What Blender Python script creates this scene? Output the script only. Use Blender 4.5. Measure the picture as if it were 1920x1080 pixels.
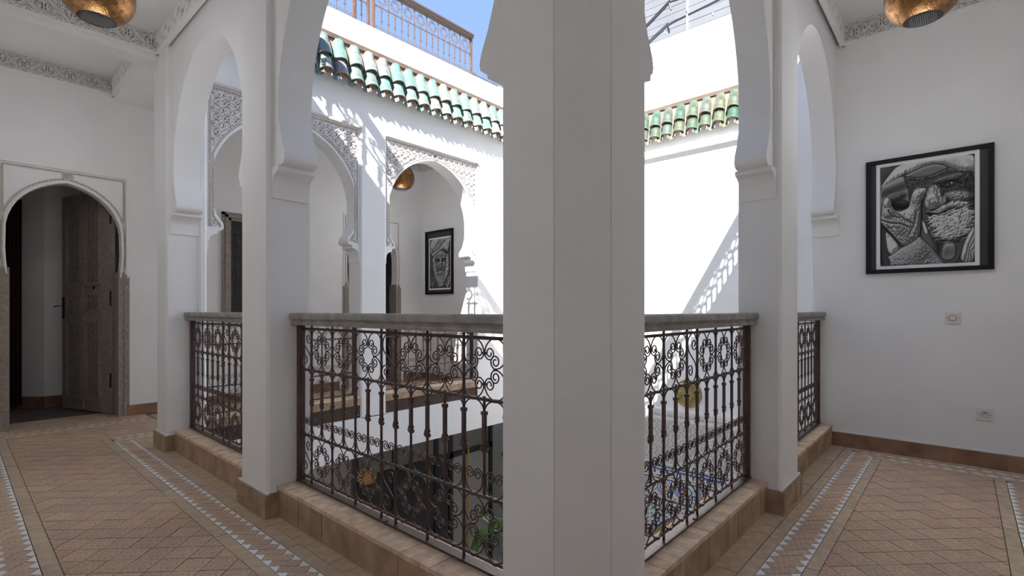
import bpy, bmesh, math, random
import numpy as np
from mathutils import Vector, Matrix
random.seed(7)
for o in list(bpy.data.objects): bpy.data.objects.remove(o)
sc = bpy.context.scene
COL = sc.collection
PI = math.pi
# ------------------------------------------------------------------ camera
cam_d = bpy.data.cameras.new('camera'); cam = bpy.data.objects.new('camera', cam_d); COL.objects.link(cam)
cam.location = (0, 0, 1.15); cam.rotation_euler = (PI/2, 0, -math.radians(48.11))
cam_d.sensor_width = 36; cam_d.lens = 36*944.3/1920; cam_d.shift_y = 41.7/1920
cam_d.clip_start = .02; cam_d.clip_end = 400
sc.camera = cam
# ------------------------------------------------------------------ sky
w = bpy.data.worlds.new('sky'); sc.world = w; w.use_nodes = True
nt = w.node_tree; bg = nt.nodes['Background']
tc = nt.nodes.new('ShaderNodeTexCoord'); sx = nt.nodes.new('ShaderNodeSeparateXYZ'); rp = nt.nodes.new('ShaderNodeValToRGB')
nt.links.new(tc.outputs['Generated'], sx.inputs[0]); nt.links.new(sx.outputs['Z'], rp.inputs[0]); nt.links.new(rp.outputs[0], bg.inputs[0])
e = rp.color_ramp.elements
e[0].position = 0; e[0].color = (.52, .70, 1, 1); e[1].position = 1; e[1].color = (.26, .46, .95, 1)
m_ = e.new(.55); m_.color = (.38, .60, 1.05, 1)
bg.inputs[1].default_value = .73
# ------------------------------------------------------------------ sun
sd = bpy.data.lights.new('sun', 'SUN'); sd.energy = 14.0; sd.angle = math.radians(.25); sd.color = (1, .98, .95)
so = bpy.data.objects.new('sun', sd); COL.objects.link(so); so.location = (-6, -4, 9)
so.rotation_euler = Vector((1, .58, -1)).to_track_quat('-Z', 'Y').to_euler()
# ------------------------------------------------------------------ exposure
vs = sc.view_settings; vs.view_transform = 'Standard'; vs.look = 'None'; vs.gamma = 1; vs.use_curve_mapping = False
vs.exposure = 0.40
sc.cycles.max_bounces = 14; sc.cycles.diffuse_bounces = 10; sc.cycles.glossy_bounces = 4
sc.cycles.sample_clamp_indirect = 6

# ================================================================== materials
def mat(name, col, rough=.6, metal=0, spec=.5, var=None, noise=0, nscale=30, bump=0, bscale=60, coat=0, island=False, wear=None, emit=None):
    m = bpy.data.materials.new(name); m.use_nodes = True; t = m.node_tree; L = t.links.new; N = t.nodes.new
    b = t.nodes['Principled BSDF']
    b.inputs['Roughness'].default_value = rough; b.inputs['Metallic'].default_value = metal
    b.inputs['Specular IOR Level'].default_value = spec; b.inputs['Coat Weight'].default_value = coat
    b.inputs['Coat Roughness'].default_value = .08
    co = N('ShaderNodeTexCoord')
    last = None
    if var:
        r = N('ShaderNodeValToRGB'); r.color_ramp.interpolation = 'LINEAR'
        el = r.color_ramp.elements
        el[0].position = 0; el[0].color = (*var[0], 1); el[1].position = 1; el[1].color = (*var[-1], 1)
        for i, c in enumerate(var[1:-1]):
            q = el.new((i+1)/(len(var)-1)); q.color = (*c, 1)
        if island: g = N('ShaderNodeNewGeometry'); L(g.outputs['Random Per Island'], r.inputs[0])
        else: g = N('ShaderNodeObjectInfo'); L(g.outputs['Random'], r.inputs[0])
        last = r.outputs[0]
    if noise:
        n = N('ShaderNodeTexNoise'); n.inputs['Scale'].default_value = nscale; n.inputs['Detail'].default_value = 6
        L(co.outputs['Object'], n.inputs['Vector'])
        mx = N('ShaderNodeMix'); mx.data_type = 'RGBA'; mx.blend_type = 'MULTIPLY'; mx.inputs[0].default_value = 1
        mr = N('ShaderNodeMapRange'); mr.inputs[1].default_value = .3; mr.inputs[2].default_value = .7
        mr.inputs[3].default_value = 1-noise; mr.inputs[4].default_value = 1+noise*.6
        L(n.outputs[0], mr.inputs[0]); L(mr.outputs[0], mx.inputs[7])
        if last: L(last, mx.inputs[6])
        else: mx.inputs[6].default_value = (*col, 1)
        last = mx.outputs[2]
    if wear:   # blotches of a second colour
        n = N('ShaderNodeTexNoise'); n.inputs['Scale'].default_value = wear[1]; n.inputs['Detail'].default_value = 8
        L(co.outputs['Object'], n.inputs['Vector'])
        mr = N('ShaderNodeMapRange'); mr.inputs[1].default_value = wear[2]; mr.inputs[2].default_value = wear[2]+.12
        L(n.outputs[0], mr.inputs[0])
        mx = N('ShaderNodeMix'); mx.data_type = 'RGBA'; L(mr.outputs[0], mx.inputs[0])
        if last: L(last, mx.inputs[6])
        else: mx.inputs[6].default_value = (*col, 1)
        mx.inputs[7].default_value = (*wear[0], 1); last = mx.outputs[2]
    if last: L(last, b.inputs['Base Color'])
    else: b.inputs['Base Color'].default_value = (*col, 1)
    if bump:
        n = N('ShaderNodeTexNoise'); n.inputs['Scale'].default_value = bscale; n.inputs['Detail'].default_value = 5
        L(co.outputs['Object'], n.inputs['Vector'])
        bp = N('ShaderNodeBump'); bp.inputs['Strength'].default_value = bump; bp.inputs['Distance'].default_value = .01
        L(n.outputs[0], bp.inputs['Height']); L(bp.outputs[0], b.inputs['Normal'])
    if emit:
        b.inputs['Emission Color'].default_value = (*emit[0], 1); b.inputs['Emission Strength'].default_value = emit[1]
    return m
WHITE = mat('white_plaster', (.80, .795, .79), .75, spec=.25, noise=.035, nscale=2.2, bump=.12, bscale=38, wear=None)
WHITE2 = mat('white_relief', (.80, .79, .775), .8, spec=.2)
TAN = mat('tan_groove', (.27, .185, .13), .9, spec=.1)
CREAM = mat('cream_ground', (.62, .57, .53), .9, spec=.1)
terr = [(.55, .39, .285), (.59, .42, .30), (.51, .37, .28), (.63, .46, .315), (.58, .38, .27), (.49, .37, .29), (.60, .43, .30), (.56, .40, .29)]
TERRA = mat('terracotta', (.3, .18, .12), .62, spec=.35, var=terr, noise=.34, nscale=60, bump=.35, bscale=70)
TERRAI = mat('terracotta_joined', (.3, .18, .12), .62, spec=.35, var=terr, noise=.3, nscale=22, bump=.35, bscale=45, island=True)
BAND = mat('band_terracotta', (.33, .2, .12), .6, var=[(.50, .38, .26), (.58, .44, .31), (.52, .40, .29)], noise=.22, nscale=18, bump=.3)
KERBT = mat('kerb_brick', (.4, .25, .17), .65, var=[(.66, .48, .33), (.75, .56, .40), (.58, .43, .31), (.70, .49, .33)], noise=.28, nscale=20, bump=.4)
KERBF = mat('kerb_face', (.36, .24, .16), .7, var=[(.36, .25, .165), (.42, .29, .19), (.33, .22, .14)], noise=.3, nscale=9, bump=.35)
SKIRT = mat('skirting_tile', (.3, .15, .08), .5, var=[(.27, .145, .085), (.32, .18, .11), (.23, .12, .07)], noise=.35, nscale=8, bump=.25)
GROUT = mat('grout', (.07, .048, .038), .95, noise=.2)
TRIW = mat('white_glaze', (.72, .76, .80), .42, var=[(.82, .83, .83), (.88, .88, .87), (.78, .80, .81)])
IRON = mat('dark_iron', (.085, .052, .043), .38, metal=.35, noise=.3, nscale=40, bump=.15, bscale=120)
IRONR = mat('rust_iron', (.15, .085, .06), .6, metal=.1, noise=.3, nscale=30)
RAILW = mat('grey_wood', (.30, .28, .255), .55, noise=.35, nscale=14, bump=.3, bscale=50)
WOOD = mat('weathered_wood', (.30, .255, .215), .7, noise=.25, nscale=30, bump=.35, bscale=40)
WOODD = mat('dark_carving', (.045, .037, .033), .85)
DARK = mat('black_recess', (.012, .010, .010), .8)
BLACK = mat('black_frame', (.012, .011, .012), .3, spec=.5)
BRASS = mat('hammered_brass', (.34, .175, .07), .28, metal=1, noise=.5, nscale=30, bump=.35, bscale=150)
PLAQ = mat('aged_brass', (.42, .33, .14), .45, metal=.6, noise=.4, nscale=12, bump=.5, bscale=30)
PLAST = mat('switch_plastic', (.70, .69, .65), .35)
PLASTC = mat('cream_button', (.80, .66, .48), .35)
glz = [(.14, .22, .175), (.22, .26, .225), (.14, .28, .22), (.25, .27, .235), (.13, .20, .17), (.31, .26, .245), (.20, .26, .22), (.26, .28, .25), (.10, .29, .21), (.24, .25, .235)]
GLAZE = mat('green_glaze', (.2, .4, .3), .14, spec=.6, var=glz, noise=.45, nscale=14, coat=.6, wear=((.30, .23, .20), 5, .60), bump=.25, bscale=25)
GLAZE2 = mat('olive_glaze', (.2, .4, .3), .14, spec=.6, var=[(.09, .135, .09), (.14, .15, .10), (.065, .13, .09), (.17, .145, .13), (.09, .15, .11)], noise=.45, nscale=14, coat=.6, wear=((.22, .17, .14), 5, .62), bump=.25, bscale=25)
RAILT = mat('brown_rail', (.085, .058, .048), .6)
CLAY = mat('raw_clay', (.36, .25, .19), .8, noise=.3, nscale=10)
BOARD = mat('brown_fillet', (.15, .105, .08), .8, noise=.3, nscale=6)
METALW = mat('grey_sheet', (.15, .155, .17), .6, metal=0, noise=.08, nscale=3)
CABLE = mat('black_cable', (.02, .02, .025), .5)
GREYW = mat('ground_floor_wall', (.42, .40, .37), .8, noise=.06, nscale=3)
GLASSD = mat('dark_pane', (.028, .025, .022), .3, spec=.4)
GOLD = mat('strip_gold', (.50, .31, .08), .4, metal=.3)
AMBER = mat('amber_lamp', (.32, .16, .04), .4)
LEAF = mat('banana_leaf', (.05, .11, .015), .4, noise=.3, nscale=12)
STEM = mat('green_stem', (.10, .17, .04), .6)
STONE = mat('courtyard_floor', (.50, .48, .45), .5, noise=.15, nscale=2)
RED = mat('dark_red_curtain', (.05, .012, .010), .9, noise=.4, nscale=12)
RUG = mat('room_floor', (.15, .12, .10), .7, noise=.4, nscale=5, wear=((.10, .12, .15), 2.5, .55))
ZB = mat('zellige_blue', (.03, .06, .28), .2); ZW = mat('zellige_white', (.68, .70, .70), .2)
ZY = mat('zellige_yellow', (.62, .38, .06), .2); ZG = mat('zellige_green', (.03, .16, .10), .2)
ZK = mat('zellige_black', (.03, .02, .03), .2); ZR = mat('zellige_rust', (.34, .10, .03), .2)

# ================================================================== helpers
class MB:
    def __init__(s): s.v = []; s.f = []; s.m = []
    def add(s, vs, fs, mi=0):
        b = len(s.v); s.v += [tuple(p) for p in vs]
        for f in fs: s.f.append(tuple(b+i for i in f)); s.m.append(mi)
        return s
    def box(s, a, b, mi=0):
        (x0, y0, z0), (x1, y1, z1) = a, b
        return s.add([(x0,y0,z0),(x1,y0,z0),(x1,y1,z0),(x0,y1,z0),(x0,y0,z1),(x1,y0,z1),(x1,y1,z1),(x0,y1,z1)],
                     [(0,3,2,1),(4,5,6,7),(0,1,5,4),(1,2,6,5),(2,3,7,6),(3,0,4,7)], mi)
    def cbox(s, c, d, mi=0):
        return s.box([c[i]-d[i]/2 for i in range(3)], [c[i]+d[i]/2 for i in range(3)], mi)
    def prism(s, poly, fn, d0, d1, mi=0):
        """poly of (a,b); fn(a,b,d)->xyz"""
        n = len(poly); vs = [fn(a, b, d0) for a, b in poly]+[fn(a, b, d1) for a, b in poly]
        fs = [tuple(range(n))[::-1], tuple(range(n, 2*n))]+[(i, (i+1) % n, n+(i+1) % n, n+i) for i in range(n)]
        return s.add(vs, fs, mi)
    def tube(s, pts, r, k=5, mi=0, up=None, closed=False, rs=None):
        pts = [Vector(p) for p in pts]; n = len(pts); vs = []
        up = Vector(up or (0, 1, 0))
        for i, p in enumerate(pts):
            if closed: t = pts[(i+1) % n]-pts[i-1]
            else: t = pts[min(i+1, n-1)]-pts[max(i-1, 0)]
            t.normalize(); a = t.cross(up)
            if a.length < 1e-4: a = t.cross(Vector((1, 0, 0)))
            a.normalize(); b = a.cross(t); rr = rs[i] if rs else r
            for j in range(k):
                q = 2*PI*(j+.5)/k; vs.append(p+a*math.cos(q)*rr+b*math.sin(q)*rr)
        fs = []
        for i in range(n if closed else n-1):
            i2 = (i+1) % n
            for j in range(k): fs.append((i*k+j, i*k+(j+1) % k, i2*k+(j+1) % k, i2*k+j))
        if not closed: fs += [tuple(range(k))[::-1], tuple((n-1)*k+j for j in range(k))]
        return s.add(vs, fs, mi)
    def lathe(s, prof, c=(0, 0, 0), k=24, mi=0):
        vs = []; n = len(prof)
        for r, z in prof:
            for j in range(k):
                a = 2*PI*j/k; vs.append((c[0]+r*math.cos(a), c[1]+r*math.sin(a), c[2]+z))
        fs = [(i*k+j, i*k+(j+1) % k, (i+1)*k+(j+1) % k, (i+1)*k+j) for i in range(n-1) for j in range(k)]
        return s.add(vs, fs, mi)
    def ridge(s, pts, w, fn, d0, h, mi=0):
        """triangular raised rib along (a,b) polyline on the face fn(a,b,d); d0 surface, rises by -h"""
        n = len(pts)
        if n < 2: return s
        vs = []
        for i in range(n):
            ta = pts[min(i+1, n-1)][0]-pts[max(i-1, 0)][0]; tb = pts[min(i+1, n-1)][1]-pts[max(i-1, 0)][1]
            l = math.hypot(ta, tb) or 1; na, nb = -tb/l*w/2, ta/l*w/2
            a, b = pts[i]
            vs += [fn(a-na, b-nb, d0), fn(a-na*.35, b-nb*.35, d0-h), fn(a+na*.35, b+nb*.35, d0-h), fn(a+na, b+nb, d0)]
        fs = []
        for i in range(n-1):
            for j in range(3): fs.append((i*4+j, i*4+j+1, i*4+j+5, i*4+j+4))
        return s.add(vs, fs, mi)
    def groove(s, pts, w, fn, d0, h, mi=0, gw=1.75, gm=1, lift=.0012):
        n = len(pts)
        if n < 2: return s
        vs = []
        for i in range(n):
            ta = pts[min(i+1, n-1)][0]-pts[max(i-1, 0)][0]; tb = pts[min(i+1, n-1)][1]-pts[max(i-1, 0)][1]
            l = math.hypot(ta, tb) or 1; na, nb = -tb/l*w*gw/2, ta/l*w*gw/2; a, b = pts[i]
            vs += [fn(a-na, b-nb, d0-lift), fn(a+na, b+nb, d0-lift)]
        s.add(vs, [(i*2, i*2+1, i*2+3, i*2+2) for i in range(n-1)], gm)
        return s.ridge(pts, w, fn, d0-lift, h, mi)
    def mesh(s, name, mats, smooth=False, recalc=True):
        me = bpy.data.meshes.new(name); me.from_pydata(s.v, [], s.f)
        for m in (mats if isinstance(mats, (list, tuple)) else [mats]): me.materials.append(m)
        if any(s.m): me.polygons.foreach_set('material_index', s.m)
        if recalc and len(s.f) < 60000:
            bm = bmesh.new(); bm.from_mesh(me); bmesh.ops.recalc_face_normals(bm, faces=bm.faces); bm.to_mesh(me); bm.free()
        if smooth:
            me.polygons.foreach_set('use_smooth', [True]*len(me.polygons))
            if smooth != 'full': me.set_sharp_from_angle(angle=math.radians(40))
        me.update(); return me
    def build(s, name, mats, parent=None, smooth=False, kind=None, label=None, recalc=True):
        return obj(name, s.mesh(name, mats, smooth, recalc), parent, kind=kind, label=label)
def obj(name, me, parent=None, loc=None, rot=None, kind=None, label=None):
    o = bpy.data.objects.new(name, me); COL.objects.link(o)
    if parent: o.parent = parent
    if loc: o.location = loc
    if rot: o.rotation_euler = rot
    if kind: o['kind'] = kind
    if label: o['label'] = label
    return o
def empty(name, loc, label, cat, group=None, rotz=0):
    o = bpy.data.objects.new(name, None); COL.objects.link(o); o.location = loc; o.rotation_euler = (0, 0, rotz)
    o.empty_display_size = .1; o['label'] = label; o['category'] = cat
    if group: o['group'] = group
    return o
def tag(o, label, cat, group=None):
    o['label'] = label; o['category'] = cat
    if group: o['group'] = group
    return o
def bevel(o, wd=.01, seg=2):
    m = o.modifiers.new('bevel', 'BEVEL'); m.width = wd; m.segments = seg; m.limit_method = 'ANGLE'; return o

# ================================================================== key dimensions (metres)
LX, RY, FY = 1.17, .767, 4.80          # arcade planes: left (X), right (Y), far (Y)
BW, PW, EW, CW = 6.78, 5.05, 5.31, 6.60  # back wall Y, picture wall X, far end wall X, courtyard wall X
ZL, ZR_, ZF = 3.47, 3.56, 3.62         # ceilings
mL = lambda s, z, d: (LX+d, s, z)
mR = lambda s, z, d: (s, RY+d, z)
mF = lambda s, z, d: (s, FY+d, z)

# ------------------------------------------------------------------ shells
def sbox(name, a, b, m=WHITE, parent=None, kind='structure'):
    return MB().box(a, b).build(name, m, parent, kind=None if parent else kind)
ceil = sbox('ceiling', (-.12, -.7, ZL), (1.40, 5.05, 4.15))
sbox('ceiling', (1.40, -.7, ZR_), (5.25, .98, 3.70))
sbox('ceiling', (-.12, 5.22, ZF), (5.5, 7.0, 4.2))
beam = sbox('ceiling', (-.12, 5.05, 3.245), (1.40, 5.22, 4.15))
sbox('wall_left', (-.30, -.7, -.3), (-.12, 7.0, 4.55))
sbox('wall_rear', (-.30, -.85, -.3), (5.25, -.7, 4.55))
picture_wall = sbox('wall_right', (PW, -.7, -3.2), (PW+.2, .985, 3.70))
sbox('wall_courtyard_rear', (PW+.2, .985, -3.2), (CW, 1.18, 3.72))
cwall = sbox('wall_courtyard', (CW, .985, -3.2), (CW+.25, 7.0, 3.93))
sbox('wall_parapet_right', (CW+.04, .9, 3.93), (CW+.25, 7.0, 4.93))
cornice = MB().prism([(.01, 3.285), (-.02, 3.285), (-.085, 3.305), (-.085, 3.37), (0, 3.385), (.01, 3.385)], lambda d, z, s: (CW+d, s, z), 1.18, 4.8).build('trim_1', WHITE, None, kind='structure')
sbox('wall_parapet_far', (-.12, FY+.02, 3.93), (CW+.04, FY+.20, 4.25))
sbox('wall_parapet_left', (1.22, 1.0, 3.47), (1.40, FY+.02, 4.25))
sbox('wall_parapet_near', (1.40, .80, 3.58), (CW, .985, 3.72))
sbox('floor_terrace', (-.3, FY+.9, 4.15), (5.72, 10, 4.56), STONE)
sbox('floor_terrace', (5.72, FY+.9, 3.9), (CW+1, 10, 4.02), STONE)
sbox('floor_terrace', (-2.5, -3, 4.15), (.7, FY+.9, 4.56), STONE)
sbox('floor_terrace', (.7, -3, 3.70), (9, .10, 4.56), STONE)
sbox('floor_gallery_far', (1.40, 5.0, -.30), (5.5, 7.0, -.012), TERRA)
# far arcade solid parts
sbox('wall_far_base', (1.40, FY, -.42), (CW, FY+.30, 0))
far = sbox('wall_far', (4.67, FY, 0), (CW, FY+.22, 3.93))
# ground floor
sbox('floor_ground', (-.3, -.8, -3.4), (9, 9, -3.2), STONE)
sbox('wall_ground_left', (1.30, 1.0, -3.2), (1.42, 5.0, -.012))
sbox('wall_ground_near', (1.42, .88, -3.2), (PW, 1.0, -.012))
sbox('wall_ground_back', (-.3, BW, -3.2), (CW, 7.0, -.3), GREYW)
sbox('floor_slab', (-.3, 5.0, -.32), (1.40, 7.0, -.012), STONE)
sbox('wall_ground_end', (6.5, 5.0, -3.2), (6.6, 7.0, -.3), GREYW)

# ------------------------------------------------------------------ arcades
def outline(s0, s1, hw, rv, zb, zc=2.25, pt=0.0, n=26):
    half = (s1-s0)/2; c = (s0+s1)/2; g = half-hw; ztop = None
    base = [(.075, zb), (.115, zb+.005), (.135, zb+.02), (.14, zb+.04), (.132, zb+.075), (g+.045, zb+.145), (g+.018, zb+.225), (g+.004, zb+.28)]
    base = [(o, z) for o, z in base if z < zc-.01]
    return base, c, g
def arch_wall(name, fn, s0, s1, ztop, hw, rv, zb, df, db, parent, zc=2.25, pt=0):
    base, c, g = outline(s0, s1, hw, rv, zb, zc, pt)
    tcs = [math.atan2(ztop-zc, s0-c), math.atan2(ztop-zc, s1-c)]
    ts = sorted([PI*i/44 for i in range(45)]+tcs, reverse=True)
    inn = [(s0+o, z) for o, z in base]; out = [(s0, z) for o, z in base]
    for t in ts:
        inn.append((c+hw*math.cos(t), zc+rv*math.sin(t)+pt*(1-abs(math.cos(t)))**3))
        dx, dz = math.cos(t), math.sin(t)
        k = min(((s1-c) if dx > 0 else (s0-c))/dx if abs(dx) > 1e-6 else 1e9, (ztop-zc)/dz if dz > 1e-6 else 1e9)
        out.append((c+dx*k, zc+dz*k))
    inn += [(s1-o, z) for o, z in base[::-1]]; out += [(s1, z) for o, z in base[::-1]]
    b = MB(); n = len(inn)
    vs = [fn(*p, df) for p in inn]+[fn(*p, df) for p in out]+[fn(*p, db) for p in inn]+[fn(*p, db) for p in out]
    fs = []
    for i in range(n-1):
        fs += [(i, i+1, n+i+1, n+i), (2*n+i, 2*n+i+1, 3*n+i+1, 3*n+i), (i, i+1, 2*n+i+1, 2*n+i), (n+i, n+i+1, 3*n+i+1, 3*n+i)]
    for i in (0, n-1): fs.append((i, n+i, 3*n+i, 2*n+i))
    b.add(vs, fs); b.build(name, WHITE, parent, smooth=True)
    return inn
CAPP = [(-.005, -.17), (.012, -.17), (.013, -.10), (.02, -.07), (.035, -.05), (.058, -.036), (.078, -.03), (.088, -.026), (.09, -.012), (.085, .001), (-.005, .001)]
def capital(fn, s, sg, zb, d0, d1, parent):
    b = MB(); b.prism([(s+sg*o, zb+z) for o, z in CAPP], fn, d0, d1)
    return b.build('capital', WHITE, parent, smooth=True)
def pillar(fn, s0, s1, z0, z1, d0, d1, parent, ch=.014):
    c = ch
    b = MB(); poly = [(s0, d0+c), (s0+c, d0), (s1-c, d0), (s1, d0+c), (s1, d1), (s0, d1)]
    b.prism(poly, lambda a, d, z: fn(a, z, d), z0, z1)
    return b.build('pillar', WHITE, parent)
HL = {}
def arcade_parts(root, fn, openings, pillars, ztop, zb, df, db, capd, rv, hwg, pt=0, zc=2.25):
    for s0, s1 in pillars: pillar(fn, s0, s1, -.01, ztop, 0, db+.02, root)
    for i, (s0, s1) in enumerate(openings):
        r = rv[i] if isinstance(rv, list) else rv
        arch_wall('arch', fn, s0, s1, ztop, (s1-s0)/2-hwg, r, zb, df, db, root, pt=pt, zc=zc)
        capital(fn, s0, 1, zb, capd[0], capd[1], root); capital(fn, s1, -1, zb, capd[0], capd[1], root)
# left arcade
AL = bpy.data.objects.new('wall_arcade_left', None); COL.objects.link(AL); AL['kind'] = 'structure'
arcade_parts(AL, mL, [(1.09, 2.87), (3.24, 4.82)], [(2.87, 3.24), (4.82, 5.10)], ZL+.02, 1.945, .035, .225, (.022, .235), [.93, .84], .055)
# stepped bracket on the far side of the end pillar
b = MB(); b.prism([(5.09, 1.93), (5.10, 1.93), (5.125, 2.0), (5.16, 2.06), (5.175, 2.12), (5.18, 3.24), (5.09, 3.24)], mL, .0, .18); b.build('bracket', WHITE, AL)
# corner pillar
b = MB()
b.prism([(1.17, 1.09), (1.17, .887), (1.29, .767), (1.50, .767), (1.50, .99), (1.415, .99), (1.415, 1.09)], lambda x, y, z: (x, y, z), -.01, 3.6)
cp = b.build('pillar', WHITE, AL); bevel(cp, .004, 2)
for x_, y_ in ((1.1705, .8865), (1.2895, .7675)): MB().tube([(x_, y_, 0), (x_+.001, y_, 1.2), (x_, y_+.001, 2.3), (x_, y_, 3.5)], .0012, 5).build('joint_line', mat('joint_tint', (.62, .54, .51), .9), AL)
# right arcade
AR = bpy.data.objects.new('wall_arcade_right', None); COL.objects.link(AR); AR['kind'] = 'structure'
arcade_parts(AR, mR, [(1.50, 3.13), (3.52, PW)], [(3.13, 3.52)], ZR_+.02, 1.955, .04, .21, (.025, .222), [.99, .97], .05)
# far arcade
AF = bpy.data.objects.new('wall_arcade_far', None); COL.objects.link(AF); AF['kind'] = 'structure'
arcade_parts(AF, mF, [(1.46, 2.93), (3.25, 4.67)], [(1.40, 1.46), (2.93, 3.25)], 3.12, 1.84, .025, .22, (.02, .23), .70, .035, pt=.03)
for s0, s1 in ((1.40, 4.67),): sbox('upper_wall', (s0, FY, 3.12), (s1, FY+.22, 3.93), WHITE, AF)
# ------------------------------------------------------------------ carved stucco
def clip_runs(pts, ok):
    run = []; out = []
    for p in pts:
        if ok(*p): run.append(p)
        else:
            if len(run) > 1: out.append(run)
            run = []
    if len(run) > 1: out.append(run)
    return out
def sebka(b, fn, s0, s1, z0, z1, ok, p=.088, hb=.066, d=0, h=.009, w=.0115, step=.010):
    """lattice of crossing waves with a leaf and brown notches in every diamond"""
    n = int((s1-s0)/p)+3; c = (s0+s1)/2
    for k in range(-n//2-1, n//2+2):
        for sg in (1, -1):
            pts = []; z = z0
            while z <= z1:
                pts.append((c+k*p+sg*p/2*math.cos(PI*(z-z0)/hb), z)); z += step
            for r in clip_runs(pts, ok): b.groove(r, w, fn, d, h, gw=1.7, gm=1)
    j = 0; z = z0+hb/2-hb
    while z < z1+hb:
        z += hb; j += 1
        # diamond centres: waves cross at cos=0; fat points alternate
        for k in range(-n//2-1, n//2+2):
            cs = c+k*p+(p/2 if j % 2 else 0)+0; cz = z+hb/2
            cs = c+k*p+(0 if j % 2 else p/2)
            if not ok(cs, cz): continue
            q = p*.5
            leaf = [(cs, cz-hb*.55), (cs, cz+hb*.55)]
            for r in clip_runs([(cs, cz-hb*.5+hb*i/6) for i in range(7)], ok): b.ridge(r, w*.55, fn, d, h*.7)
            for sg in (1, -1):
                arc = [(cs+sg*q*.42*math.sin(PI*i/7), cz-hb*.45+hb*.9*i/7) for i in range(8)]
                for r in clip_runs(arc, ok): b.ridge(r, w*.5, fn, d, h*.7)
                for dz in (-.30, .30):
                    x, y = cs+sg*q*.22, cz+hb*dz
                    if ok(x, y): b.add([fn(x-p*.06, y, d-.0018), fn(x, y-p*.14, d-.0018), fn(x+p*.06, y, d-.0018), fn(x, y+p*.14, d-.0018)], [(0, 1, 2, 3)], 1)
                x, y = cs+sg*q*.66, cz
                if ok(x, y): b.add([fn(x-p*.065, y, d-.0018), fn(x, y-p*.16, d-.0018), fn(x+p*.065, y, d-.0018), fn(x, y+p*.16, d-.0018)], [(0, 1, 2, 3)], 1)
            for dz in (-.62, .62):
                x, y = cs, cz+hb*dz
                if ok(x, y): b.add([fn(x-p*.07, y, d-.0018), fn(x, y-p*.11, d-.0018), fn(x+p*.07, y, d-.0018), fn(x, y+p*.11, d-.0018)], [(0, 1, 2, 3)], 1)
def rope(b, fn, pts, d, w=.02, h=.006):
    """brown groove with slanted white beads along a polyline"""
    acc = 0; L_ = []
    for i in range(len(pts)-1):
        (a0, b0), (a1, b1) = pts[i], pts[i+1]; l = math.hypot(a1-a0, b1-b0)
        if l < 1e-6: continue
        ta, tb = (a1-a0)/l, (b1-b0)/l; na, nb = -tb, ta
        b.add([fn(a0-na*w*.42, b0-nb*w*.42, d-.0012), fn(a1-na*w*.42, b1-nb*w*.42, d-.0012), fn(a1+na*w*.42, b1+nb*w*.42, d-.0012), fn(a0+na*w*.42, b0+nb*w*.42, d-.0012)], [(0, 1, 2, 3)], 1)
        t = -acc % .021
        while t < l:
            x, y = a0+ta*t, b0+tb*t
            b.ridge([(x-na*w*.33-ta*.006, y-nb*w*.33-tb*.006), (x+na*w*.33+ta*.006, y+nb*w*.33+tb*.006)], .0085, fn, d-.0012, h)
            t += .021
        acc += l
    b.ridge(pts, .004, fn, d, .002)
def spandrel(fn, inn, s0, s1, ztop, zb, parent, dface, edge=.042):
    """carved stucco over a horseshoe arch"""
    poly = inn
    c = (s0+s1)/2
    arr = np.array(inn)
    def inside_arch(s, z, mrg):
        if z < zb+.02: return True
        # widen each half width by the margin
        d2 = np.min((arr[:, 0]-s)**2+(arr[:, 1]-z)**2)
        if d2 < mrg*mrg: return True
        # inside test : between outline at this height
        left = arr[:len(arr)//2]; xs = np.interp(z, left[:, 1], left[:, 0])
        return z < arr[:, 1].max() and abs(s-c) < abs(xs-c)
    ok = lambda s, z: s0+edge < s < s1-edge and z < ztop-edge-.005 and not inside_arch(s, z, .046)
    b = MB()
    sebka(b, fn, s0, s1, zb, ztop, ok, d=dface-.001)
    m = .028
    rope(b, fn, [(s0+m, zb+.03+.02*i) for i in range(int((ztop-m-zb-.03)/.02))]+[(s0+m, ztop-m)], dface)
    rope(b, fn, [(s1-m, zb+.03+.02*i) for i in range(int((ztop-m-zb-.03)/.02))]+[(s1-m, ztop-m)], dface)
    rope(b, fn, [(s0+m+.03*i, ztop-m) for i in range(int((s1-s0-2*m)/.03)+1)], dface)
    off = []
    for i in range(3, len(inn)-3):
        t = (inn[i+1][0]-inn[i-1][0], inn[i+1][1]-inn[i-1][1]); l = math.hypot(*t)
        off.append((inn[i][0]-t[1]/l*.03, inn[i][1]+t[0]/l*.03))
    off = [p for p in off if s0+.045 < p[0] < s1-.045 or p[1] > 2.9]
    rope(b, fn, off, dface)
    # boss above the crown
    top = arr[:, 1].max(); bz = (top+ztop)/2-.01
    b.ridge([(c+.035*math.cos(a), bz+.035*math.sin(a)) for a in [2*PI*i/16 for i in range(17)]], .01, fn, dface, .012)
    for k in (-1, 0, 1): b.ridge([(c-.02+.012*k, bz-.016), (c+.014+.012*k, bz+.02)], .006, fn, dface-.002, .01, 1)
    b.build('carved_spandrel', [WHITE2, TAN], parent, recalc=False)
    e_ = MB(); e_.prism([(s0-.01, ztop-.008), (s1+.01, ztop-.008), (s1+.01, ztop+.012), (s0-.01, ztop+.012)], fn, -.022, dface+.005); e_.build('frame_ledge', CREAM, parent)
for s0, s1 in ((1.46, 2.93), (3.25, 4.67)):
    hw = (s1-s0)/2-.035; base, c, g = outline(s0, s1, hw, .70, 1.84)
    inn = [(s0+o, z) for o, z in base]+[(c+hw*math.cos(t), 2.25+.70*math.sin(t)+.03*(1-abs(math.cos(t)))**3) for t in [PI*(1-i/44) for i in range(45)]]+[(s1-o, z) for o, z in base[::-1]]
    spandrel(mF, inn, s0, s1, 3.10, 1.84, AF, .025)
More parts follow.
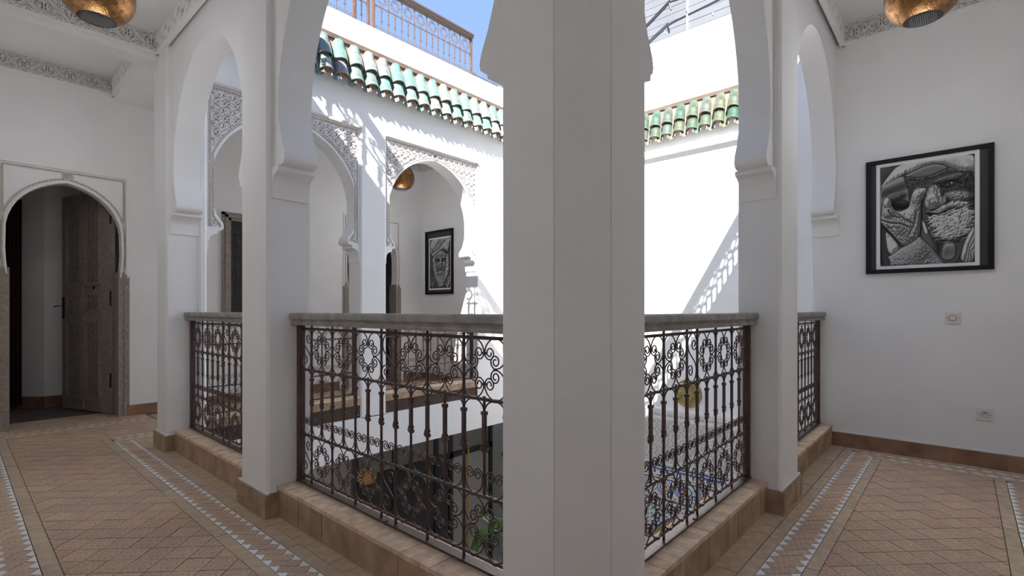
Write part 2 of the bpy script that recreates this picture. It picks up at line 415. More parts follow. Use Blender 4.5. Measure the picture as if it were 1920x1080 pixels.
def frieze(name, fn, s0, s1, z0, z1, parent, flip=1, proud=.014):
    """plaster band with interlaced relief; fn(s,z,d), d<0 towards the viewer"""
    H = z1-z0; zc = (z0+z1)/2; b = MB()
    b.prism([(s0, z0), (s1, z0), (s1, z1), (s0, z1)], fn, .01, -proud, 2)
    d = -proud
    L_ = s1-s0; per = L_/max(1, round(L_/.33)); A = H*.33
    for ph in (0, PI):
        for off in (-.007, .007):
            pts = [(s0+.006+i*.014, 0) for i in range(int((L_-.012)/.014)+1)]
            pts = [(s, zc+A*math.sin(2*PI*(s-s0)/per+ph)+off) for s, _ in pts]
            b.groove(pts, .0085, fn, d, .009, gw=2.0)
    k = int(round(L_/per*2))
    for i in range(k):
        s = s0+per/4+per/2*i; sg = 1 if i % 2 == 0 else -1
        for q in (-1, 1):
            for a, rr in ((.25, .030), (.25, .018)):
                arc = [(s+q*(rr*.9-rr*math.cos(t)), zc-sg*(-.004+A*.15)+rr*math.sin(t)*(-sg)*1.2) for t in [PI*j/9*1.25 for j in range(10)]]
                b.groove(arc, .0075, fn, d, .008, gw=2.0)
            arc = [(s+q*(.045+.02*math.sin(t)), zc+sg*A*(.95-1.3*t/PI)) for t in [PI*j/7 for j in range(8)]]
            arc = [(max(s0, min(s1, x)), z) for x, z in arc]
            b.groove(arc, .0075, fn, d, .008, gw=2.0)
        b.groove([(s, zc-sg*A*1.2), (s, zc+sg*A*.5)], .009, fn, d, .009, gw=2.1)
        # pigment notches beside the stem
        for q in (-1, 1):
            for dz in (-.6, -.1, .45):
                x, y = s+q*.012, zc+sg*A*dz
                b.add([fn(x-.0045, y, d-.001), fn(x, y-.012, d-.001), fn(x+.0045, y, d-.001), fn(x, y+.012, d-.001)], [(0, 1, 2, 3)], 1)
            for dx, dz in ((.052, .15), (.075, -.35), (.03, -.9), (.06, .8)):
                x, y = s+q*dx, zc+sg*A*dz
                if s0 < x < s1: b.add([fn(x-.010, y-.006, d-.001), fn(x-.002, y-.007, d-.001), fn(x+.010, y+.006, d-.001), fn(x+.002, y+.007, d-.001)], [(0, 1, 2, 3)], 1)
    for i in range(k+1):
        s = s0+per/2*i
        for sg in (-1, 1):
            for q in (-1, 0, 1):
                e1 = [(s+q*.030*math.sin(PI*j/6*.9), zc+sg*(A*.42+A*.95*j/6)) for j in range(7)]
                e1 = [(max(s0, min(s1, x)), z) for x, z in e1]; b.groove(e1, .0075, fn, d, .008, gw=2.0)
            for q in (-1, 1):
                e1 = [(s+q*(.045+.028*math.cos(t)), zc+sg*(A*.98+.016*math.sin(t))) for t in [PI*j/6-.4 for j in range(7)]]
                e1 = [(max(s0, min(s1, x)), z) for x, z in e1]; b.groove(e1, .0065, fn, d, .007, gw=2.0)
    for z in (z0+.008, z1-.008, z0+.020, z1-.020):
        pts = [(s0+i*.02, z+(.003 if (i//3) % 2 else 0)) for i in range(int(L_/.02)+1)]
        b.ridge(pts, .006, fn, d, .006)
    for z in (z0+.014, z1-.014):
        b.add([fn(s0, z-.0032, d-.0016), fn(s1, z-.0032, d-.0016), fn(s1, z+.0032, d-.0016), fn(s0, z+.0032, d-.0016)], [(0, 1, 2, 3)], 1)
    # plain fillets above and below
    b.prism([(s0, z0-.022), (s1, z0-.022), (s1, z0), (s0, z0)], fn, .01, -proud-.006)
    return b.build(name, [WHITE2, TAN, WHITE2], parent, recalc=False)
fr = lambda x, y, *a: None
frieze('carved_frieze', lambda s, z, d: (s, 5.05+d, z), -.12, LX+.03, 3.315, ZL, beam)
frieze('carved_frieze', lambda s, z, d: (LX+d, s, z), .95, 5.05, 3.315, ZL, AL)
frieze('carved_frieze', lambda s, z, d: (PW+d, s, z), -.7, RY, 3.40, ZR_, picture_wall)
frieze('carved_frieze', lambda s, z, d: (s, RY+d, z), 1.45, PW, 3.40, ZR_, AR)
# ------------------------------------------------------------------ back wall with two doorways
WB = bpy.data.objects.new('wall_back', None); COL.objects.link(WB); WB['kind'] = 'structure'
mB = lambda s, z, d: (s, BW+d, z)
def door_arch(s0, s1, cx, hw, parent, x0, x1):
    """wall section with an arched doorway (s0..s1) and its plaster trim"""
    pts = [(cx-hw, 0), (cx-hw, 1.50), (cx-hw-.012, 1.62), (cx-hw-.018, 1.75)]
    for i in range(1, 20):
        t = PI*(1-i/20); pts.append((cx+(hw+.02)*math.cos(t), 1.88+.54*math.sin(t)**.92+.028*(1-abs(math.cos(t)))**3))
    right = [(2*cx-a, z) for a, z in pts[:4]][::-1]
    pts = pts+right
    b = MB(); n = len(pts); out = []
    for a, z in pts[:4]: out.append((x0, z))
    for a, z in pts[4:-4]:
        dx, dz = a-cx, z-1.75
        k = min(((x1-cx) if dx > 0 else (x0-cx))/dx if abs(dx) > 1e-6 else 1e9, (ZF-1.75)/dz if dz > 1e-6 else 1e9)
        out.append((cx+dx*k, 1.75+dz*k))
    # corners
    for a, z in pts[-4:]: out.append((x1, z))
    for c in (x0, x1):
        j = min(range(len(out)), key=lambda i: math.hypot(out[i][0]-c, out[i][1]-ZF)); out[j] = (c, ZF)
    vs = [mB(*p, 0) for p in pts]+[mB(*p, 0) for p in out]+[mB(*p, .16) for p in pts]+[mB(*p, .16) for p in out]
    fs = []
    for i in range(n-1):
        fs += [(i, i+1, n+i+1, n+i), (2*n+i, 2*n+i+1, 3*n+i+1, 3*n+i), (i, i+1, 2*n+i+1, 2*n+i)]
    b.add(vs, fs); b.build('door_wall', WHITE, parent, smooth=True)
    # raised plaster trim: panel edge, rope borders, arch roll
    t = MB(); e0, e1, zt = cx-.49, cx+.49, 2.57
    for a, c in ((e0-.012, e0+.006), (e1-.006, e1+.012)): t.prism([(a, 1.50), (c, 1.50), (c, zt), (a, zt)], mB, .01, -.016)
    t.prism([(e0-.012, zt), (e1+.012, zt), (e1+.012, zt+.018), (e0-.012, zt+.018)], mB, .01, -.018)
    rope(t, mB, [(e0+.025, 1.52+.03*i) for i in range(35)], -.001); rope(t, mB, [(e1-.025, 1.52+.03*i) for i in range(35)], -.001)
    rope(t, mB, [(e0+.025+.03*i, zt-.025) for i in range(32)], -.001)
    off = []
    for i in range(2, n-2):
        tt = (pts[i+1][0]-pts[i-1][0], pts[i+1][1]-pts[i-1][1]); l = math.hypot(*tt)
        off.append((pts[i][0]-tt[1]/l*.033, pts[i][1]+tt[0]/l*.033))
    rope(t, mB, off, -.001)
    t.tube([mB(a, z, -.004) for a, z in pts[1:-1]], .011, 6)
    t.groove([(cx+.0022*i*math.cos(i*.6), 2.505+.0016*i*math.sin(i*.6)) for i in range(26)], .010, mB, 0, .010)
    t.build('door_trim', [WHITE2, TAN], parent, recalc=False)
    # stepped wooden jambs
    for sg in (-1, 1):
        f = sbox_m = MB()
        xj = cx+sg*hw
        for i, (w0, w1, dd, zt2) in enumerate(((-.02, .035, -.012, 1.56), (.030, .055, -.020, 1.535), (.05, .078, -.010, 1.51))):
            a, c = sorted((xj+sg*w0, xj+sg*w1)); f.box((a, BW+dd, 0), (c, BW+.17, zt2))
        f.build('door_jamb', WOOD, parent)
door_arch(0, 0, .79, .435, WB, -.12, 1.90)
door_arch(0, 0, 4.35, .435, WB, 3.40, 5.31)
sbox('plain_wall', (1.90, BW, -.01), (3.40, BW+.16, ZF), WHITE, WB)
frieze('carved_frieze', mB, -.12, 5.31, 3.455, ZF, WB)
# far gallery end wall
FE = sbox('wall_far_end', (EW, FY+.22, -.3), (EW+.15, 7.0, 4.4))
frieze('carved_frieze', lambda s, z, d: (EW+d, s, z), FY+.22, BW, 3.455, ZF, FE)
frieze('carved_frieze', lambda s, z, d: (LX+d, s, z), 5.22, BW, 3.455, ZF, AL)
sbox('side_wall', (LX, 5.22, 3.40), (1.75, BW, ZF), WHITE, AL)

# ================================================================== tiled floor
FL = sbox('floor', (-.12, -.7, -.12), (LX+.3, 7.6, -.0075), GROUT)
FR = sbox('floor', (LX+.3, -.7, -.12), (PW, RY+.3, -.0075), GROUT)
fcam = Vector((math.sin(math.radians(48.11)), math.cos(math.radians(48.11)), 0)); rcam = Vector((fcam.y, -fcam.x, 0))
def in_view(x, y, z=0, m=40):
    """is a floor point in the part of the gallery the photograph shows?"""
    p = Vector((x, y, 0)); d = p.dot(fcam)
    if d < .3: return False
    u = 960+944.3*p.dot(rcam)/d; v = 581.7+944.3*(1.15-z)/d
    return -m < u < 1920+m and v < 1080+m
def clip(poly, a, b, c):
    """keep a*x+b*y<=c"""
    out = []
    for i in range(len(poly)):
        p, q = poly[i-1], poly[i]; dp, dq = a*p[0]+b*p[1]-c, a*q[0]+b*q[1]-c
        if (dp <= 0) != (dq <= 0):
            t = dp/(dp-dq); out.append((p[0]+(q[0]-p[0])*t, p[1]+(q[1]-p[1])*t))
        if dq <= 0: out.append(q)
    return out
def area(p): return abs(sum(p[i-1][0]*p[i][1]-p[i][0]*p[i-1][1] for i in range(len(p))))/2
def inset(p, g):
    cx = sum(a for a, _ in p)/len(p); cy = sum(b for _, b in p)/len(p); out = []
    n = len(p); sgn = 1 if sum(p[i-1][0]*p[i][1]-p[i][0]*p[i-1][1] for i in range(n)) > 0 else -1
    lines = []
    for i in range(n):
        x0, y0 = p[i]; x1, y1 = p[(i+1) % n]; l = math.hypot(x1-x0, y1-y0)
        if l < 1e-5: return None
        nx, ny = -(y1-y0)/l*sgn, (x1-x0)/l*sgn
        lines.append((nx, ny, nx*x0+ny*y0+g))
    for i in range(n):
        a1, b1, c1 = lines[i-1]; a2, b2, c2 = lines[i]; D = a1*b2-a2*b1
        if abs(D) < 1e-6: return None
        out.append(((c1*b2-c2*b1)/D, (a1*c2-a2*c1)/D))
    return out if 0 < area(out) < area(p) else None
tiles = {}      # (floor, name) -> [(distance, poly, material)]
def put(poly, name, m, gap=.0022):
    if len(poly) < 3 or area(poly) < 2e-4: return
    q = []
    for p in poly:
        if not q or math.hypot(p[0]-q[-1][0], p[1]-q[-1][1]) > .002: q.append(p)
    if len(q) > 2 and math.hypot(q[0][0]-q[-1][0], q[0][1]-q[-1][1]) < .002: q.pop()
    q = inset(q, .0013 if m is BAND else gap) if len(q) > 2 else None
    if not q: return
    cx = sum(a for a, _ in q)/len(q); cy = sum(b for _, b in q)/len(q)
    F = FL if cx < LX+.3 else FR
    tiles.setdefault((F.name, name), []).append((math.hypot(cx, cy) if in_view(cx, cy) else 99+math.hypot(cx, cy), q, m, F))
def rect(x0, y0, x1, y1): return [(x0, y0), (x1, y0), (x1, y1), (x0, y1)]
def field(x0, x1, y0, y1, extra=(), step=.0825):
    """square tiles laid diagonally, cut to the rectangle"""
    for i in range(-80, 120):
        for j in range(-80, 120):
            if (i+j) % 2: continue
            cx, cy = .653+i*step, 2.762+.08+j*step
            if not (x0-.1 < cx < x1+.1 and y0-.1 < cy < y1+.1): continue
            jx, jy = random.uniform(-.0012, .0012), random.uniform(-.0012, .0012)
            p = [(cx-step+jx, cy+jy), (cx+jx, cy-step+jy), (cx+step+jx, cy+jy), (cx+jx, cy+step+jy)]
            for c in [(-1, 0, -x0+.002), (1, 0, x1+.002), (0, -1, -y0+.002), (0, 1, y1+.002)]+list(extra): p = clip(p, *c) if p else p
            put(p, 'square_tile', TERRA)
def run_band(a0, a1, b0, b1, along, jl, extra=(), name='border_tile', off=0):
    """straight border; a = across, b = along"""
    t = b0-off
    while t < b1:
        q = rect(a0, max(t, b0), a1, min(t+jl, b1)) if along == 'y' else rect(max(t, b0), a0, min(t+jl, b1), a1)
        for c in extra: q = clip(q, *c) if q else q
        put(q, name, BAND); t += jl
def tri_band(a0, a1, b0, b1, along, slant=1, pitch=.079, extra=(), tri=True, hh=.036):
    """white triangles on both edges with slanted narrow bricks between; a across, b along"""
    t = b0
    T = (lambda a, b: (a, b)) if along == 'y' else (lambda a, b: (b, a))
    Wd = a1-a0; k = slant*(Wd-2*hh)
    lo = hh
    while t < b1:
        for base, tip in ((a0, a0+hh), (a1, a1-hh)):
            sh = 0 if base == a0 else -k
            p = [T(base, t+.001+sh), T(base, t+pitch-.001+sh), T(tip, t+pitch/2+sh)]
            for c in extra: p = clip(p, *c) if p else p
            if p and b0-.02 <= t+sh and t+pitch+sh <= b1+.02: put(p, 'triangle_tile', TRIW, .0008)
        # brick from between two triangles on one side to the other
        h = pitch/2
        p = [T(a0+.001, t+pitch), T(a0+hh, t+h), T(a1-hh, t+h-k), T(a1-.001, t+pitch-k), T(a1-hh, t+h+pitch-k), T(a0+hh, t+h+pitch)]
        for c in list(extra)+([(0, -1, -b0), (0, 1, b1)] if along == 'y' else [(-1, 0, -b0), (1, 0, b1)]): p = clip(p, *c) if p else p
        put(p, 'narrow_brick', TERRA, .0012)
        t += pitch
dg = (1, -1, .415)      # left pattern : X - Y <= .415 ; right pattern the rest
dr = (-1, 1, -.415)
# left gallery
run_band(1.147, 1.235, .30, 5.50, 'y', .123, [dg], 'square_tile')
run_band(1.085, 1.147, .30, 5.50, 'y', .32, [dg], off=.11)
tri_band(.953, 1.083, .35, 5.56, 'y', 1, .079, [dg])
run_band(.892, .951, .40, 5.75, 'y', .325, [dg], off=.18)
field(.332, .890, .40, 5.70, [dg])
run_band(.268, .330, -.2, 6.36, 'y', .32, [], off=.03)
tri_band(.135, .266, -.6, 6.36, 'y', -1, .084)
run_band(.072, .133, -.6, 6.4, 'y', .32); run_band(-.12, .070, -.6, 6.4, 'y', .12, (), 'square_tile')
# far cross band, far gallery
tri_band(5.56, 5.69, .955, 1.40, 'x', 1, .079); field(.332, .95, 5.70, 6.38); field(.95, 1.45, 5.75, 6.38); run_band(5.692, 5.748, .95, 1.45, 'x', .32)
tri_band(6.42, 6.55, -.12, 1.45, 'x', 1, .084); run_band(6.36, 6.418, .268, 1.45, 'x', .32); run_band(6.553, 6.78, -.12, 1.45, 'x', .12, (), 'square_tile')
run_band(6.785, 7.0, .25, 1.32, 'x', .11, (), 'square_tile'); run_band(5.50, 5.555, .951, 1.45, 'x', .3); field(1.237, 1.45, 5.12, 5.50); run_band(.072, .33, 6.36, 6.418, 'y', .1)
# right gallery
run_band(.738, .86, .95, PW, 'x', .123, [dr], 'square_tile')
run_band(.678, .736, .95, 5.0, 'x', .32, [dr], off=.1)
tri_band(.527, .676, .9, 4.93, 'x', 1, .0755, [dr])
run_band(.472, .525, .8, 4.80, 'x', .325, [dr], off=.2)
field(.332, 4.76, -.152, .470, [dr])
run_band(-.212, -.154, -.12, 4.762, 'x', .32)
tri_band(-.345, -.214, -.12, 4.762, 'x', 1, .079)
run_band(-.70, -.347, -.12, 4.93, 'x', .115, (), 'square_tile')
run_band(4.762, 4.815, -.345, .470, 'y', .3); tri_band(4.817, 4.945, -.345, .62, 'y', 1, .079); run_band(4.947, 5.045, -.35, .73, 'y', .13, (), 'square_tile')
for (fn_, name), lst in tiles.items():
    lst.sort(key=lambda t: t[0])
    F = lst[0][3]
    for i, (dist, q, m, _) in enumerate(lst[:300]):
        if dist > 99: break
        i = i+1
        cx = sum(a for a, _ in q)/len(q); cy = sum(b for _, b in q)/len(q)
        b = MB(); b.prism([(a-cx, c-cy) for a, c in q], lambda x, y, z: (x, y, z), -.012, 0)
        o = b.build(name, m, F); o.location = (cx, cy, random.uniform(-.0011, .0008))
        o.rotation_euler = (random.uniform(-.003, .003), random.uniform(-.003, .003), 0)
    else: i = min(len(lst), 300)
    rest = lst[i:] if lst[0][0] < 99 else lst
    if rest:
        b = MB()
        for _, q, m, _ in rest: b.prism(q, lambda x, y, z: (x, y, z), -.012, random.uniform(-.001, .0006))
        b.build(name+'_rest' if False else name, TRIW if name == 'triangle_tile' else TERRAI, F, kind='stuff')
# worn threshold in the left doorway and the room beyond
# ================================================================== kerbs, plinths and skirting
def kerb(name, fn, s0, s1, dk, fancy=True):
    """raised kerb between pillars; dk = distance of its face behind the arcade plane"""
    K = MB().prism([(s0, -.01), (s1, -.01), (s1, .150), (s0, .150)], fn, dk+.010, .232).build(name, GROUT, None, kind='structure')
    L_ = s1-s0; n = max(1, round(L_/.062)); st = L_/n
    for i in range(n):
        a, c = s0+i*st+.001, s0+(i+1)*st-.001; b = MB(); j = random.uniform(-.0015, .0015)
        b.prism([(a, .146), (c, .146), (c, .166+j), (a, .166+j)], fn, dk-.004+random.uniform(-.0015, .0015), dk+.158)
        b.build('brick', KERBT, K)
        b = MB(); b.prism([(a, .146), (c, .146), (c, .163+j), (a, .163+j)], fn, dk+.160, .245); b.build('brick', KERBT, K)
    n = max(1, round(L_/.125)); st = L_/n
    for i in range(n):
        a, c = s0+i*st+.0012, s0+(i+1)*st-.0012; b = MB(); j = random.uniform(-.0015, .0015)
        b.prism([(a, 0), (c, 0), (c, .144), (a, .144)], fn, dk-.001+j, dk+.012); b.build('face_tile', KERBF, K)
    return K
kerb('trim_2', mL, 1.09, 2.87, .055); kerb('trim_3', mL, 3.24, 4.82, .055)
kerb('trim_4', mR, 1.50, 3.13, .075); kerb('trim_5', mR, 3.52, PW, .075)
def skirt(name, fn, runs, h=.13, tl=.06, th=.02, m=SKIRT, z0=0):
    """runs: list of (s0,s1,fn)"""
    root = bpy.data.objects.new(name, None); COL.objects.link(root); root['kind'] = 'structure'
    for s0, s1, f in runs:
        n = max(1, round((s1-s0)/tl)); st = (s1-s0)/n
        for i in range(n):
            b = MB(); a, c = s0+i*st+.0007, s0+(i+1)*st-.0007; j = random.uniform(-.0012, .0012)
            b.prism([(a, z0), (c, z0), (c, z0+h+random.uniform(-.002, .002)), (a, z0+h)], f, -th+j, .003); b.build('tile', m, root)
        b = MB(); b.prism([(s0, z0+h+.002), (s1, z0+h+.002), (s1, z0+h+.012), (s0, z0+h+.012)], f, -.009, .003); b.build('plaster_bead', WHITE, root)
    return root
def plinth(name, fn, s0, s1, ends, depth=.115):
    side0 = lambda a, z, d: fn(s0+d, z, a); side1 = lambda a, z, d: fn(s1-d, z, a)
    runs = [(s0-.02, s1+.02, fn)]
    if ends[0]: runs.append((0, depth, side0))
    if ends[1]: runs.append((0, depth, side1))
    return skirt(name, fn, runs, .128, .062, .02, KERBF)
plinth('baseboard_pillar', mL, 2.87, 3.24, (1, 1), .055); plinth('baseboard_pillar', mL, 4.82, 5.10, (1, 1), .055)
plinth('baseboard_pillar', mR, 3.13, 3.52, (1, 1), .075)
skirt('baseboard_right', None, [(-.7, .842, lambda s, z, d: (PW+d, s, z))], .112, .152, .018)
skirt('baseboard_back', None, [(1.285, 1.45, mB), (1.45, 3.78, mB), (4.92, EW, mB)], .112, .11, .018)
skirt('baseboard_far_end', None, [(FY+.22, BW, lambda s, z, d: (EW+d, s, z))], .112, .15, .018)

# ================================================================== wrought iron balustrades
def path(segs, h0=0.0, p0=(0, 0), ds=.0045):
    """integrate (length, k0, k1) curvature segments"""
    x, y = p0; h = h0; pts = [(x, y)]
    for L_, k0, k1 in segs:
        n = max(2, int(L_/ds)+1)
        n = max(n, int((abs(k0)+abs(k1))/2*L_/.42)+1); d = L_/n
        for i in range(n):
            k = k0+(k1-k0)*((i+.5)/n)**1.0; h += k*d; x += math.cos(h)*d; y += math.sin(h)*d; pts.append((x, y))
    return pts
def spiral(r0, turns, r1):
    """archimedean-like ending: list of segments of shrinking radius"""
    segs = []; n = 8; a = 2*PI*turns/n
    for i in range(n):
        r = r0+(r1-r0)*(i+.5)/n; segs.append((r*a, 1/r, 1/r))
    return segs
def cscroll(r, half_deg, rs, turns, straight=0):
    """symmetric scroll whose middle is at the origin heading +x, bulging to -y ; returns points"""
    half = path([(r*math.radians(half_deg), 1/r, 1/r)]+([(straight, 0, 0)] if straight else [])+spiral(rs, turns, rs*.28), 0)
    other = [(-x, y) for x, y in half]
    return other[::-1]+half[1:]
def rot2(pts, a, c=(0, 0), fx=1, fz=1):
    ca, sa = math.cos(a), math.sin(a); return [(c[0]+fx*(x*ca-y*sa), c[1]+fz*(x*sa+y*ca)) for x, y in pts]
def tube2(pts, r, name, m, k=5):
    return MB().tube([(x, 0, z) for x, z in pts], r, k).mesh(name, m, smooth='full', recalc=False)
def balustrade(label, group, cat, loc, rotz, W, plan, iron=IRON, post=(1, 1), rail=True, z_off=0, joined=False, rod=1.0, railm=RAILW, name='balustrade', rail_ext=(0, 0), ry=0, flat=True):
    """plan: list of 'R' (rosette, unit 1) and 'S' (scroll, unit .5)"""
    root = empty(name, loc, label, cat, group, rotz)
    J = MB() if joined else None
    def part(nm, me, at=(0, 0, 0), rot=(0, 0, 0)):
        if joined:
            M = Matrix.Translation(at) @ Matrix.Rotation(rot[2], 4, 'Z') @ Matrix.Rotation(rot[1], 4, 'Y') @ Matrix.Rotation(rot[0], 4, 'X')
            J.add([M @ v.co for v in me.vertices], [tuple(p.vertices) for p in me.polygons])
        else: obj(nm, me, root, at, rot)
    pw = .034
    x0 = pw if post[0] else .008; x1 = W-(pw if post[1] else .008)
    units = sum(1 if p == 'R' else .5 for p in plan); U = (x1-x0)/units
    zt, zm, zl, zb = 1.045, .812, .443, .208
    bw = .0088*rod
    # meshes
    fullbar = MB().cbox((0, 0, (.176+1.064)/2), (bw, bw, 1.064-.176)).mesh('bar', iron)
    halfbar = MB().cbox((0, 0, (zl+zm+.012)/2), (bw*.9, bw*.9, zm+.012-zl)).mesh('bar', iron)
    hb = MB().tube([(x0-.004, 0, 0), (x1+.004, 0, 0)], .0072*rod, 8).mesh('crossbar', iron, smooth=True)
    collar = MB().cbox((0, 0, 0), (.017*rod, .016*rod, .012)).mesh('collar', iron)
    ring = MB().cbox((0, 0, 0), (.0105*rod, .011*rod, .0105)).mesh('collar', iron)
    # rosette quarter scroll
    R = min(U, .233*1.0)/4*.985
    cs = cscroll(R, 126, R*.47, 1.6)
    cx, cz = 0, R      # circle centre above the middle
    q = rot2([(x, y-R) for x, y in cs], -PI/4-PI/2+PI/2)    # bulge towards (-,-)/rotated
    quarter = tube2(q, .0031*rod, 'scroll', iron)
    # sx for non-square cells
    sxx, szz = U/4/R, .233/4/R
    quarter = tube2([(x*sxx, z*szz) for x, z in q], .0031*rod, 'scroll', iron)
    # S scroll
    ng = lambda L_: [(a, -b_, -c) for a, b_, c in L_]
    hs = path([(.030, 0, 0)]+ng([(.046*math.radians(215), 1/.046, 1/.040)]+spiral(.027, 1.25, .007)), math.radians(-38))
    exx = max(abs(p[0]) for p in hs); ext = max(abs(p[1]) for p in hs)
    hs = [(x*(U/4-.005)/exx, y*.113/ext) for x, y in hs]
    S = [(-x, -y) for x, y in hs][::-1]+hs[1:]
    smesh = tube2(S, .0032*rod, 'scroll', iron)
    # heart scroll
    hr = U/4*.86
    hsx = path([(hr*PI*.50, 1/hr, 1/hr), (.022, 0, 0)]+spiral(hr*.50, 1.7, hr*.1), 0)
    H_ = [(-x, y) for x, y in hsx][::-1]+hsx[1:]
    heart = tube2(H_, .0028*rod, 'heart_scroll', iron)
    ra = U/4
    arch = tube2([(-ra*math.cos(PI*i/14), (zm-.755-.004)*math.sin(PI*i/14)) for i in range(15)], .0034*rod, 'small_arch', iron)
    colm = MB(); colm.cbox((0, 0, .6975), (.0165*rod, .011*rod, .120)); colm.cbox((0, 0, .760), (.0225*rod, .017*rod, .014)); colm.cbox((0, 0, .637), (.021*rod, .016*rod, .012))
    for sg in (-1, 1):
        colm.tube([(sg*(.004+.0085*(1-math.cos(t))), 0, .622-.0075*math.sin(t)) for t in [PI*i/5*1.6-.8 for i in range(6)]], .0036*rod, 5)
    colm.box((-.0085*rod, -.005, .61), (.0085*rod, .005, .634))
    colm = colm.mesh('colonnette', iron)
    for z in (zt, zm, zl, zb): part('crossbar', hb, (0, 0, z))
    x = x0; bounds = [x0]; centres = []
    for p in plan:
        wd = U if p == 'R' else U/2
        if p == 'R':
            cxm = x+wd/2; centres.append(cxm)
            for zc in ((zt+zm)/2, (zl+zb)/2):
                for k, (qx, qz, rr) in enumerate(((-1, -1, (0, 0, 0)), (1, -1, (0, 0, PI)), (1, 1, (0, PI, 0)), (-1, 1, (PI, 0, 0)))):
                    part('scroll', quarter, (cxm+qx*U/4, 0, zc+qz*.233/4), rr)
                for dx, dz in ((0, -.0585), (0, .0585), (-U/4, 0), (U/4, 0)): part('collar', ring, (cxm+dx, 0, zc+dz))
        else:
            for zc in ((zt+zm)/2, (zl+zb)/2): part('scroll', smesh, (x+wd/2, 0, zc))
        x += wd; bounds.append(x)
    cols = sorted(set([round(b, 4) for b in bounds[1:-1]]+[round(c, 4) for c in centres]))
    for b_ in bounds[1:-1]:
        part('bar', fullbar, (b_, 0, 0))
    if not post[0]: part('bar', fullbar, (bounds[0], 0, 0))
    if not post[1]: part('bar', fullbar, (bounds[-1], 0, 0))
    for c in centres: part('bar', halfbar, (c, 0, 0))
    edges = [x0]+cols+[x1]
    for i, c in enumerate(edges):
        if 0 < i < len(edges)-1: part('colonnette', colm, (c, 0, 0))
        if i < len(edges)-1:
            mx = (c+edges[i+1])/2
            part('small_arch', arch, (mx, 0, .757)); part('heart_scroll', heart, (mx, 0, zl+.004))
            for z in (zt, zm, zl, zb): part('collar', collar, (mx, 0, z))
    if flat:
        part('foot_bar', MB().box((0, -.022, .170), (W, .022, .178)).mesh('foot_bar', iron))
        for fx in (.10, W/2, W-.10): part('foot', MB().cbox((fx, -.012, .167), (.014, .014, .03)).mesh('foot', iron))
    for i, on in enumerate(post):
        if on: part('post', MB().box((0 if i == 0 else W-pw, -pw/2, .165), (pw if i == 0 else W, pw/2, 1.07)).mesh('post', iron))
    if joined: J.build('ironwork', iron, root, recalc=False)
    if rail:
        prof = [(-.050, 1.066), (-.053, 1.070), (-.053, 1.084), (-.047, 1.088), (-.046, 1.093), (-.056, 1.098), (-.061, 1.103), (-.062, 1.124), (-.058, 1.131), (-.05, 1.135)]
        prof = prof+[(-a, z) for a, z in prof[::-1]]
        b = MB(); b.prism([(a, z) for a, z in prof], lambda a, z, d: (d, a+ry, z), -rail_ext[0], W+rail_ext[1])
        hr_ = b.build('handrail', railm, root, smooth=True, label='grey moulded wooden handrail' if railm is RAILW else None)
    if z_off: root.location.z = z_off
    return root
LP, S7 = list('SRRRSRRRS'), list('RRRSRRR')
balustrade('dark scrolled iron balustrade with grey wooden handrail, left of the central corner pillar', 'gallery balustrades', 'balustrade', (1.352, 2.868, 0), -PI/2, 1.776, LP)
balustrade('dark scrolled iron balustrade with grey handrail between the two left pillars, seen edge-on', 'gallery balustrades', 'balustrade', (1.352, 4.818, 0), -PI/2, 1.576, S7)
balustrade('dark scrolled iron balustrade with grey handrail, right of the central corner pillar', 'gallery balustrades', 'balustrade', (1.502, .945, 0), 0, 1.626, S7)
balustrade('dark scrolled iron balustrade between the right pillar and the wall with the portrait', 'gallery balustrades', 'balustrade', (3.522, .945, 0), 0, 1.526, S7)
IR2 = IRON
balustrade('thin dark iron balustrade in the far arch on the left, across the courtyard', 'gallery balustrades', 'balustrade', (1.462, FY+.10, .036), 0, 1.466, list('SRRRSRR'), rod=.75, rail=False)
balustrade('thin dark iron balustrade below the far arch with the hanging lantern', 'gallery balustrades', 'balustrade', (3.252, FY+.10, .036), 0, 1.416, list('RRRRRR'), rod=.75, rail=False)
# roof terrace railings
balustrade('sunlit rust-brown iron railing on the roof terrace under the blue sky, long right run', 'terrace railings', 'railing', (3.84, 6.0, 4.52), 0, 1.86, list('RRRRRRRR'), iron=IRONR, railm=RAILT, name='terrace_railing', rod=.8)
balustrade('short rust-brown iron railing on the roof terrace at the left edge of the sky', 'terrace railings', 'railing', (1.2, 6.0, 4.52), 0, 2.38, list('RRRRRRRRRR'), iron=IRONR, railm=RAILT, name='terrace_railing', rod=.8)
balustrade('narrow rust-brown gate panel between the two runs of roof terrace railing', 'terrace railings', 'railing', (3.59, 6.06, 4.52), 0, .24, list('R'), iron=IRONR, railm=RAILT, name='terrace_railing', rail=False, rod=.8)
balustrade('low rust-brown iron railing beyond the corner of the roof terrace, beside the central pillar', 'terrace railings', 'railing', (5.74, 6.0, 3.99), 0, 1.4, list('RRRRRR'), iron=IRONR, railm=RAILT, name='terrace_railing', rail=False, rod=.8)
balustrade('iron railing on the roof terrace above the left gallery', 'terrace railings', 'railing', (.58, -.1, 4.52), PI/2, 6.1, list('R'*26), iron=IRONR, railm=BOARD, name='terrace_railing', joined=True, rod=2.0)
balustrade('iron railing on the roof terrace above the right gallery', 'terrace railings', 'railing', (.66, .155, 4.52), 0, 6.1, list('R'*26), iron=IRONR, railm=BOARD, name='terrace_railing', joined=True, rod=2.0)
